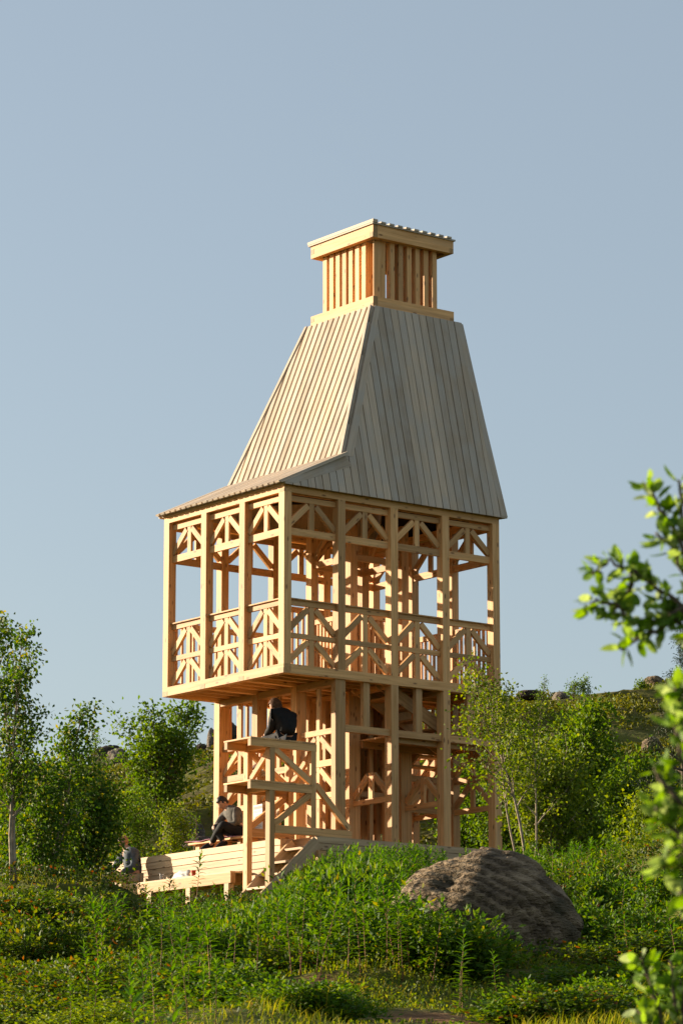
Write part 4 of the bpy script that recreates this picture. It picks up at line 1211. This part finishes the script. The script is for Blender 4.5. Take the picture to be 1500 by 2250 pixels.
plant('sapling', 'thin wispy sapling on the hill left of the round tree', 'tree', 205, 84, 1615, ov(.55), 2, 14, 900, (.06, .035), M['far_leaf'], M['darkbark'], 105, t0=.3, trunk_r=.03, spread=.06)
plant('round_tree', 'full rounded green tree left of the tower', 'tree', 352, 76, 1548, (lambda t: .86 * max(.12, math.sin(math.pi * min(1, (t + .22) / 1.24)) ** .8)), 4, 30, 6500, (.105, .068), M['far_leaf'], M['darkbark'], 106, t0=.04, trunk_r=.05, spread=.12, droop=.0, limb_el=(15, 60), wind=(-.15, .12), stem_spread=.2)
plant('bush', 'sunny low bush beside the deck end', 'bush', 385, 67, 1775, ov(.5), 4, 12, 3800, (.06, .04), M['yellow_leaf'], M['darkbark'], 107, t0=.1, trunk_r=.02, spread=.1)
plant('bush', 'small green bush between the round tree and the birches', 'bush', 290, 68, 1740, ov(.6), 4, 14, 5000, (.06, .04), M['far_leaf'], M['darkbark'], 108, t0=.1, trunk_r=.02, spread=.11)
plant('sapling', 'single thin sapling standing behind the deck riser', 'tree', 412, 66, 1790, ov(.16), 1, 10, 420, (.05, .03), M['far_leaf'], M['bark'], 109, t0=.25, trunk_r=.018, spread=.05)
# right of the tower
plant('birch_tree', 'multi stemmed birch with pale trunks right of the tower', 'tree', 1160, 52, 1482, ov(.74), 3, 24, 4300, (.062, .045), M['yellow_leaf'], M['bark'], 121, t0=.36, trunk_r=.030, lean=(-.08, .04), spread=.075, droop=.15, limb_el=(45, 72), stem_spread=.13, wind=(-.15, .1))
plant('round_tree', 'wide dense green tree behind the pale stemmed birch', 'tree', 1250, 66, 1580, (lambda t: 1.0 * max(.2, math.sin(math.pi * min(1, (t + .25) / 1.28)))), 4, 34, 13500, (.098, .066), M['far_leaf'], M['darkbark'], 122, t0=.06, trunk_r=.06, spread=.16, droop=.05)
plant('round_tree', 'dense green tree at the right partly hidden by near leaves', 'tree', 1400, 62, 1700, ov(.8), 4, 28, 8500, (.09, .062), M['far_leaf'], M['darkbark'], 123, t0=.06, trunk_r=.05, spread=.15)
plant('bush', 'green bush behind the right tower post', 'bush', 1105, 67, 1620, ov(.95), 5, 26, 8500, (.09, .062), M['far_leaf'], M['darkbark'], 124, t0=.05, trunk_r=.03, spread=.13)
plant('bush', 'shaded bush in the gap between the tower posts', 'bush', 1030, 70, 1640, ov(.85), 5, 22, 7500, (.09, .062), M['far_leaf'], M['darkbark'], 125, t0=.05, trunk_r=.03, spread=.13)
plant('bush', 'bright low bush under the wide dense tree', 'bush', 1205, 55, 1660, ov(.85), 5, 24, 8000, (.075, .052), M['yellow_leaf'], M['bark'], 126, t0=.12, trunk_r=.025, spread=.12)
plant('bush', 'yellow green bush at the right behind the fireweed', 'bush', 1440, 50, 1760, ov(.55), 4, 16, 6000, (.07, .048), M['yellow_leaf'], M['bark'], 127, t0=.1, trunk_r=.02, spread=.11)
plant('sapling', 'bare topped sapling on the ridge just right of the tower', 'tree', 1185, 88, 1492, ov(.35), 2, 12, 380, (.05, .03), M['far_leaf'], M['darkbark'], 131, t0=.3, trunk_r=.022, spread=.06)
plant('sapling', 'small wispy sapling on the right ridge', 'tree', 1262, 98, 1502, ov(.3), 2, 9, 380, (.06, .04), M['far_leaf'], M['darkbark'], 132, t0=.3, trunk_r=.02, spread=.07)
plant('sapling', 'taller wispy sapling on the right ridge next to the small one', 'tree', 1287, 98, 1494, ov(.28), 1, 10, 460, (.06, .04), M['far_leaf'], M['darkbark'], 133, t0=.2, trunk_r=.02, spread=.07)
plant('sapling', 'low leafy sapling on the ridge near the domed rock', 'tree', 1410, 98, 1500, ov(.3), 2, 8, 420, (.06, .04), M['far_leaf'], M['darkbark'], 134, t0=.2, trunk_r=.02, spread=.07)
plant('spruce_tree', 'dark conifer at the right edge behind the near leaves', 'tree', 1512, 46, 1385, (lambda t: .75 * (1 - t) ** .7 + .05), 1, 46, 9000, (.05, .012), M['spruce'], M['darkbark'], 136, t0=.05, trunk_r=.06, limb_el=(5, 35), spread=.05, droop=.1)

# near willow at the right, out of focus
def willow(name, label, sprays, seed, base_px, d, leafsz, per):
    rs = np.random.default_rng(seed)
    base = on_ground(base_px, d)
    root = tag(empty(name, tuple(base)), label, 'shrub')
    mb = MB(); C_, D_ = [], []
    for pts in sprays:
        P = [at(x, y, dd) - base for (x, y, dd) in pts]
        # smooth it
        Q = []
        for i in range(len(P) - 1):
            for k in range(4): Q.append(P[i] + (P[i + 1] - P[i]) * k / 4 + rs.normal(size=3) * .003)
        Q.append(P[-1])
        mb.tube(Q, [.007 * (1 - .75 * i / len(Q)) + .001 for i in range(len(Q))], 5)
        for i in range(1, len(Q)):
            ax = Q[i] - Q[i - 1]; ax /= np.linalg.norm(ax) + 1e-9
            for k in range(per):
                a = rs.uniform(0, 6.28); u = np.cross(ax, rs.normal(size=3)); u /= np.linalg.norm(u)
                dv = ax * rs.uniform(.1, .9) + u
                dv /= np.linalg.norm(dv)
                c = Q[i] + (Q[i - 1] - Q[i]) * rs.uniform() + dv * leafsz[0] * .55
                C_.append(c); D_.append(dv)
    mb.build('stem', M['darkbark'], root, smooth=True)
    C_ = np.array(C_); D_ = np.array(D_); n = len(C_)
    # elliptical leaves: 8 point outline folded along the midrib
    d = D_ / np.linalg.norm(D_, axis=1, keepdims=True); q = np.cross(d, rs.normal(size=(n, 3))); q /= np.linalg.norm(q, axis=1, keepdims=True); nn = np.cross(q, d)
    L = leafsz[0] * rs.uniform(.6, 1.2, (n, 1)); Wd = leafsz[1] * rs.uniform(.8, 1.15, (n, 1))
    V = []; prof = [(-.5, 0), (-.25, .40), (.05, .5), (.3, .36), (.5, 0)]
    mid = [C_ + d * L * t + nn * L * (-.12 * (t + .5) ** 2) for t, _ in prof]
    lf = [m_ + q * Wd * w_ + nn * Wd * w_ * .3 for m_, (_, w_) in zip(mid, prof)]
    rt = [m_ - q * Wd * w_ + nn * Wd * w_ * .3 for m_, (_, w_) in zip(mid, prof)]
    V = np.stack(mid + lf[1:4] + rt[1:4], 1).reshape(-1, 3)
    i = np.arange(n)[:, None] * 11
    F = [(0, 5, 1)[::-1], (1, 5, 6), (1, 6, 2), (2, 6, 7), (2, 7, 3), (3, 7, 4), (0, 8, 1), (1, 8, 9)[::-1], (1, 9, 2)[::-1], (2, 9, 10)[::-1], (2, 10, 3)[::-1], (3, 10, 4)[::-1]]
    T = np.concatenate([i + np.array([f]) for f in F], 1).reshape(-1, 3)
    link('foliage', fastmesh('foliage', V, T, M['willow_leaf'], smooth=True), root)
    return root
w_d = 7.3
willow('willow_shrub', 'blurred near willow with broad pale leaves at the right edge',
       [[(1640, 2300, w_d), (1600, 1800, w_d), (1560, 1450, w_d), (1500, 1330, w_d), (1440, 1290, w_d), (1395, 1255, w_d), (1340, 1230, w_d), (1300, 1262, w_d)],
        [(1500, 1330, w_d), (1450, 1370, w_d), (1380, 1360, w_d), (1350, 1330, w_d), (1310, 1320, w_d), (1285, 1335, w_d)],
        [(1500, 1345, w_d), (1440, 1385, w_d), (1400, 1400, w_d), (1365, 1430, w_d)],
        [(1395, 1255, w_d), (1380, 1300, w_d), (1345, 1350, w_d)],
        [(1560, 1450, w_d), (1520, 1250, w_d), (1480, 1160, w_d), (1440, 1100, w_d), (1420, 1062, w_d)],
        [(1540, 1400, w_d), (1510, 1200, w_d), (1495, 1120, w_d), (1490, 1055, w_d)],
        [(1560, 1350, w_d + .1), (1500, 1260, w_d), (1470, 1190, w_d), (1440, 1170, w_d)],
        [(1560, 1450, w_d), (1510, 1390, w_d), (1470, 1350, w_d), (1450, 1310, w_d)]], 7, 1640, w_d, (.050, .0205), 3)
w_d = 6.4
willow('willow_shrub', 'blurred near willow leaves hanging along the right edge beside the trees',
       [[(1620, 2350, w_d), (1590, 2000, w_d), (1540, 1800, w_d), (1500, 1680, w_d), (1485, 1590, w_d), (1490, 1520, w_d)],
        [(1540, 1800, w_d), (1490, 1760, w_d), (1455, 1720, w_d), (1440, 1680, w_d)],
        [(1560, 1900, w_d), (1500, 1850, w_d), (1465, 1810, w_d), (1440, 1770, w_d)],
        [(1570, 1950, w_d), (1510, 1920, w_d), (1475, 1890, w_d), (1450, 1900, w_d)],
        [(1560, 1700, w_d), (1520, 1620, w_d), (1500, 1540, w_d), (1480, 1510, w_d)],
        [(1580, 2000, w_d), (1530, 1980, w_d), (1490, 1960, w_d)]], 8, 1620, w_d, (.050, .0205), 3)
w_d = 8.6
willow('willow_shrub', 'blurred young willow sprouting at the bottom right corner',
       [[(1500, 2500, w_d), (1470, 2330, w_d), (1440, 2200, w_d), (1420, 2140, w_d), (1405, 2105, w_d)],
        [(1500, 2500, w_d), (1490, 2300, w_d), (1480, 2180, w_d), (1470, 2110, w_d)],
        [(1520, 2500, w_d), (1500, 2280, w_d), (1500, 2200, w_d), (1495, 2150, w_d)],
        [(1470, 2330, w_d), (1430, 2260, w_d), (1400, 2220, w_d)]], 9, 1500, w_d, (.060, .023), 3)

# ------------------------------------------------------------------ fireweed
def fireweed_mesh(seed, H=.9, n=46):
    rs = np.random.default_rng(seed)
    st = curve((0, 0, 0), (rs.uniform(-.08, .08), rs.uniform(-.08, .08), 1), H, 8, rs, .10, .3)
    mb = MB(); mb.tube(st, [.0065 * (1 - .75 * i / 8) for i in range(9)], 5)
    V = []; T = []
    st = np.array(st)
    for k in range(n):
        t = .12 + .88 * (k / (n - 1)) ** .85; f = t * 8; i = min(int(f), 7); P = st[i] + (st[i + 1] - st[i]) * (f - i)
        a = k * 2.4 + rs.uniform(-.3, .3)
        L = (.15 if t < .8 else .15 * (1.05 - t) / .25 + .045) * rs.uniform(.75, 1.15) * (.55 + .45 * min(1, t * 2.5)); Wd = L * .20
        el = R(12 + 45 * t ** 3 + rs.uniform(-12, 12))
        if t > .9: el = R(rs.uniform(35, 75))
        d = np.array([math.cos(a) * math.cos(el), math.sin(a) * math.cos(el), math.sin(el)]); s_ = np.array([-math.sin(a), math.cos(a), 0.]); nn = np.cross(d, s_) * -1
        if nn[2] < 0: nn = -nn
        sag = rs.uniform(.15, .45)
        b0 = len(V)
        for (u, w_) in ((0, .15), (.3, .95), (.65, .8), (1, .02)):
            c = P + d * L * u - np.array([0, 0, 1]) * L * sag * u * u
            V += [c + s_ * Wd * w_ * .5 + nn * Wd * .22 * w_, c, c - s_ * Wd * w_ * .5 + nn * Wd * .22 * w_]
        for j in range(3):
            for q in (0, 1):
                A = b0 + j * 3 + q; T += [(A, A + 1, A + 4), (A, A + 4, A + 3)]
    return mb, np.array(V), np.array(T)
FW = []
def fw_proto(i):
    mb, V, T = fireweed_mesh(300 + i, .9, 46)
    root = empty('fireweed_plant')
    mb.build('stem', M['stem'], root, smooth=True)
    link('leaves', fastmesh('leaves', V, T, M['fire_leaf'], smooth=True), root)
    return root
FWL = 'tall leafy fireweed stem with narrow leaves growing on the slope'
fwn = 0
def put_fireweed(px, d, h, seed):
    global fwn
    rs = random.Random(seed); k = rs.randrange(7)
    if len(FW) < 7: o = fw_proto(len(FW)); FW.append(o)
    else: o = copy_tree(FW[k])
    p = on_ground(px, d); o.location = (p[0], p[1], p[2] - .03); s_ = h / .9
    o.scale = (s_ * rs.uniform(.9, 1.15), s_ * rs.uniform(.9, 1.15), s_); o.rotation_euler = (rs.uniform(-.1, .1), rs.uniform(-.1, .1), rs.uniform(0, 6.28))
    tag(o, FWL, 'fireweed', 'fireweed stems on the slope'); fwn += 1
rs_ = np.random.default_rng(77)
TOPX = [0, 180, 300, 470, 520, 640, 690, 760, 900, 1000, 1120, 1300, 1500]
TOPY = [1900, 1900, 1948, 1950, 1968, 1958, 1890, 1872, 1868, 1880, 1872, 1850, 1850]
def fit_height(px, d, h, up=-22):
    """lower the plants that would grow over the deck and the boulder"""
    p = on_ground(px, d); lim = np.interp(px, TOPX, TOPY) + abs(rs_.normal()) * 20
    if d < 33.5 and 870 < px < 1060: lim = 1965 + 60 * rs_.uniform()
    return min(h, at(px, lim - up, d)[2] - p[2])
def clear_of(px, d):
    p = on_ground(px, d)
    return not (-1.0 < p[0] < 5.2 and -.3 < p[1] < 5.6) and not (1010 < px < 1300 and 27.5 < d < 36.5) and not (890 < px <= 1010 and 32.2 < d < 36.5)
zones = [  # px range, distance range, height range, number
    (600, 980, 40, 54, .65, 1.0, 84), (550, 1010, 29.8, 34, .55, .9, 64), (660, 980, 44, 54, .8, 1.2, 40), (1120, 1500, 41, 52, .6, .95, 62),
    (560, 1000, 36, 40, .6, .9, 30), (170, 540, 28, 38, .5, .8, 26), (300, 480, 24, 30, .45, .75, 12), (380, 470, 46, 53, .55, .85, 6), (1230, 1500, 30, 40, .4, .65, 12),
    (1000, 1120, 26, 33, .45, .65, 8), (1000, 1180, 42, 50, .5, .8, 12), (480, 600, 36, 50, .35, .6, 14), (900, 1100, 52, 56, .4, .6, 8)]
for zi, (x0, x1, d0, d1, h0, h1, n) in enumerate(zones):
    for i in range(n):
        px, d = rs_.uniform(x0, x1), rs_.uniform(d0, d1)
        h = fit_height(px, d, rs_.uniform(h0, h1) + .12, 22)
        if clear_of(px, d) and h > .22: put_fireweed(px, d, h, zi * 1000 + i)
for (px, d, h) in ((300, 21, .70), (325, 20, .78), (352, 21.5, .80), (388, 20.5, .74), (420, 22, .82), (452, 21, .62), (475, 23, .60), (212, 24, .6), (160, 22, .5), (605, 13.5, .86), (575, 14.5, .78), (330, 16, .78), (370, 15.2, .80), (250, 14, .70), (205, 27, .62), (430, 46, .95), (372, 50, .8), (1095, 30.5, .55), (1150, 34, .62), (1200, 34.4, .6), (1020, 33, .85)):
    put_fireweed(px, d, h, int(px * 10 + d))

# ------------------------------------------------------------------ low shrubs, each its own
def shrub_mesh(seed, n=2400, leaf=(.046, .028), H=.5, Rr=.5):
    rs = np.random.default_rng(seed); mb = MB(); C_, D_ = [], []
    for k in range(26):
        a = rs.uniform(0, 6.28); el = R(rs.uniform(25, 85)); L = H / max(.5, math.sin(el)) * rs.uniform(.55, 1.0)
        L = min(L, Rr * 1.3)
        tw = np.array(curve((rs.uniform(-.12, .12), rs.uniform(-.12, .12), 0), (math.cos(a) * math.cos(el), math.sin(a) * math.cos(el), math.sin(el)), L, 4, rs, .35))
        mb.tube(list(tw), [.006, .005, .004, .003, .0015], 4, cap=False)
        c = n // 26; u = rs.uniform(.15, 1, c) * 4; j = np.minimum(u.astype(int), 3)
        off = rs.normal(size=(c, 3)) * .055
        C_.append(tw[j] + (tw[j + 1] - tw[j]) * (u - j)[:, None] + off); D_.append(off / .055 + np.array([0, 0, .5]) + rs.normal(size=(c, 3)) * .4)
    V, T = leaves_arrays(np.concatenate(C_), np.concatenate(D_), leaf[0], leaf[1], rs)
    return mb, V, T
SH = {}
def put_shrub(px, d, h, wid, kind, seed, label, group):
    key = (kind, seed % 4)
    if key not in SH:
        mb, V, T = shrub_mesh(500 + seed % 4 + 10 * len(kind), 4200 if kind == 'thicket_leaf' else 2400, (.058, .030) if kind == 'thicket_leaf' else (.046, .028))
        root = empty('low_shrub'); mb.build('stem', M['darkbark'], root); link('foliage', fastmesh('foliage', V, T, M[kind]), root); SH[key] = root; o = root
    else: o = copy_tree(SH[key])
    p = on_ground(px, d); o.location = (p[0], p[1], p[2] - .04); o.scale = (wid / 1.0, wid / 1.0, h / .5); o.rotation_euler = (0, 0, (seed * 1.7) % 6.28)
    tag(o, label, 'shrub', group)
zs = [(570, 850, 32.8, 35.6, .70, 1.0, 20, 'thicket_leaf'), (850, 1020, 30.4, 32, .45, .8, 11, 'thicket_leaf'), (560, 780, 36, 44, .55, .9, 16, 'thicket_leaf'), (660, 980, 42, 54, .5, .95, 24, 'thicket_leaf'), (1140, 1520, 42, 54, .5, .85, 26, 'thicket_leaf'), (1290, 1520, 34, 42, .4, .7, 14, 'thicket_leaf'),
      (0, 190, 30, 35, .4, .6, 9, 'under_leaf'), (0, 200, 36, 44, .3, .5, 12, 'under_leaf'), (80, 262, 46, 53, .4, .65, 14, 'under_leaf'), (380, 560, 33, 38, .35, .6, 10, 'thicket_leaf'), (320, 520, 40, 46, .25, .4, 8, 'thicket_leaf'), (390, 520, 26, 28, .3, .4, 4, 'thicket_leaf'), (0, 480, 26, 31, .25, .45, 15, 'under_leaf'), (1120, 1500, 26, 31, .2, .36, 9, 'thicket_leaf'), (560, 760, 24, 26.5, .2, .3, 4, 'thicket_leaf'),  # far left shrubs take the darker leaf to stand in for shade
      (0, 220, 33, 46, .35, .6, 16, 'under_leaf'), (0, 480, 25, 33, .15, .3, 16, 'under_leaf'), (220, 560, 34, 47, .25, .42, 26, 'under_leaf'),
      (540, 960, 31.5, 36, .35, .6, 18, 'under_leaf'), (600, 1000, 36, 52, .4, .65, 26, 'under_leaf'), (1130, 1520, 38, 54, .4, .7, 26, 'under_leaf'),
      (880, 1120, 50, 57, .25, .4, 10, 'yellow_leaf'), (150, 520, 38, 47, .2, .35, 16, 'yellow_leaf'), (1180, 1500, 26, 33, .2, .35, 14, 'under_leaf'), (0, 300, 20, 25, .15, .3, 8, 'yellow_leaf')]
si = 0
for (x0, x1, d0, d1, h0, h1, n, kind) in zs:
    for i in range(n):
        px, d = rs_.uniform(x0, x1), rs_.uniform(d0, d1)
        if not clear_of(px, d): continue
        h = fit_height(px, d, rs_.uniform(h0, h1))
        if h < .12: continue
        si += 1
        put_shrub(px, d, h, rs_.uniform(.9, 1.5), kind, si, 'taller bright green leafy shrub in the thickets of the slope' if kind == 'thicket_leaf' else 'low dark green leafy shrub in the undergrowth of the slope' if kind == 'under_leaf' else 'low yellow green leafy shrub in the undergrowth of the slope', {'thicket_leaf': 'taller shrubs on the slope', 'under_leaf': 'low dark shrubs on the slope'}.get(kind, 'low yellow green shrubs on the slope'))
put_shrub(668, 55.2, .75, .62, 'under_leaf', 1, 'small leafy shrub growing against the short deck stair', None)
put_shrub(640, 54.8, .5, .5, 'under_leaf', 2, 'little leafy shrub at the foot of the tall bench leg', None)

# ------------------------------------------------------------------ undergrowth and grass that nobody could count
def field(n, d0, d1, seed, margin=1.6):
    rs = np.random.default_rng(seed)
    d = np.sqrt(rs.uniform(d0 ** 2, d1 ** 2, n)); r = rs.uniform(-1, 1, n) * (d * .104 + margin)
    X = CAM[0] + d * FH[0] + r * RH[0]; Y = CAM[1] + d * FH[1] + r * RH[1]
    return rs, d, r, X, Y
def bare_at(X, Y):
    q0 = np.zeros(len(X))
    for (px, d, rx, ry) in DIRT:
        p = on_ground(px, d)
        da = (X - p[0]) * FH[0] + (Y - p[1]) * FH[1]; dr = (X - p[0]) * RH[0] + (Y - p[1]) * RH[1]
        q0 = np.maximum(q0, 1 - sstep(.7, 1.1, np.sqrt((da / ry) ** 2 + (dr / rx) ** 2) + (fbm(X * 1.3, Y * 1.3, 3) - .5) * .8))
    return q0
rs, d, r, X, Y = field(330000, 17, 64, 900)
cl = fbm(X * .62 + 31, Y * .62 + 7, 3); keep = (rs.uniform(size=len(X)) > bare_at(X, Y) * 1.1) & (rs.uniform(size=len(X)) < np.clip((d - 20) / 16, .22, 1))
keep &= ~((X > -.2) & (X < 5.1) & (Y > -.2) & (Y < 5.6))
X, Y, d, cl = X[keep], Y[keep], d[keep], cl[keep]
hgt = (.06 + .16 * sstep(.42, .7, cl)) * (.35 + .65 * sstep(24, 34, d))
Z = ground(X, Y) + hgt * rs.uniform(.05, 1, len(X)) ** .6
kindn = fbm(X * .38 + 80, Y * .38 + 3, 3) + rs.normal(size=len(X)) * .05
near = (d < 31.5) & (rs.uniform(size=len(d)) < .75)  # near cover takes a yellower leaf to stand in for sunlight
for sel, mt, nm, lb, sz in ((near, 'yellow_leaf', 'sun_tinted_cover', 'cover of small leaves on the near slope, yellowed to look sunlit', (.034, .022)), (~near & (kindn < .52), 'dark_cover', 'bilberry_cover', 'dark green bilberry cover over the hummocks', (.046, .032)), (~near & (kindn >= .52), 'under_leaf', 'undergrowth', 'lighter leafy undergrowth covering the slope', (.052, .034))):
    V, T = leaves_arrays(np.stack([X, Y, Z], 1)[sel], rs.normal(size=(int(sel.sum()), 3)) + np.array([0, 0, .2]), sz[0], sz[1], rs)
    tag(link(nm, fastmesh(nm, V, T, M[mt])), lb, None, None, 'stuff')
rs, d, r, X, Y = field(150000, 15, 60, 901)
gk = (fbm(X * .7 + 50, Y * .7, 3) > .44) & (rs.uniform(size=len(X)) > bare_at(X, Y) * 1.05) & ((d < 33) | (rs.uniform(size=len(X)) < .45))
gk &= ~((X > -.2) & (X < 5.1) & (Y > -.2) & (Y < 5.6))
X, Y, d = X[gk], Y[gk], d[gk]; n = len(X)
P = np.stack([X, Y, ground(X, Y)], 1); pxg = 750 + FPX * (((X - CAM[0]) * RH[0] + (Y - CAM[1]) * RH[1]) / d)
low = (1 - .7 * sstep(700, 800, pxg) * (1 - sstep(1080, 1160, pxg)) * (d < 28.5) - .55 * sstep(520, 570, pxg) * (1 - sstep(700, 760, pxg)) * (d > 26) * (d < 31))
hb = rs.uniform(.04, .15, (n, 1)) * (1 + 1.1 * (rs.uniform(size=(n, 1)) > .985)) * np.clip(low, .2, 1)[:, None]; a = rs.uniform(0, 6.28, n)
le = np.stack([np.cos(a), np.sin(a), np.zeros(n)], 1); s_ = np.stack([-np.sin(a), np.cos(a), np.zeros(n)], 1) * rs.uniform(.003, .006, (n, 1))
bend = rs.uniform(.2, 1.1, (n, 1))
V = np.stack([P - s_, P + s_, P + le * hb * bend * .35 + np.array([0, 0, 1]) * hb * .6 + s_ * .7, P + le * hb * bend * .35 + np.array([0, 0, 1]) * hb * .6 - s_ * .7, P + le * hb * bend + np.array([0, 0, 1]) * hb * .95], 1).reshape(-1, 3)
i = np.arange(n)[:, None] * 5
T = np.concatenate([i + np.array([[0, 1, 2]]), i + np.array([[0, 2, 3]]), i + np.array([[3, 2, 4]])], 1).reshape(-1, 3)
tag(link('grass', fastmesh('grass', V, T, M['grass'])), 'wild grass in tufts over the slope', None, None, 'stuff')
# heather and dwarf shrubs on the hill behind
rs, d, r, X, Y = field(120000, 62, 108, 902, 3)
hk = (fbm(X * .5, Y * .5, 3) > .42) & ~((X > -.3) & (X < 5.3) & (Y > -.3) & (Y < 5.7))
X, Y = X[hk], Y[hk]
Z = ground(X, Y) + rs.uniform(0, 1, len(X)) * .22 * sstep(.42, .6, fbm(X * .5, Y * .5, 3))
V, T = leaves_arrays(np.stack([X, Y, Z], 1), rs.normal(size=(len(X), 3)) + np.array([0, 0, .4]), .12, .07, rs)
tag(link('heather', fastmesh('heather', V, T, M['heath_leaf'])), 'heather and dwarf shrubs over the hill behind the tower', None, None, 'stuff')
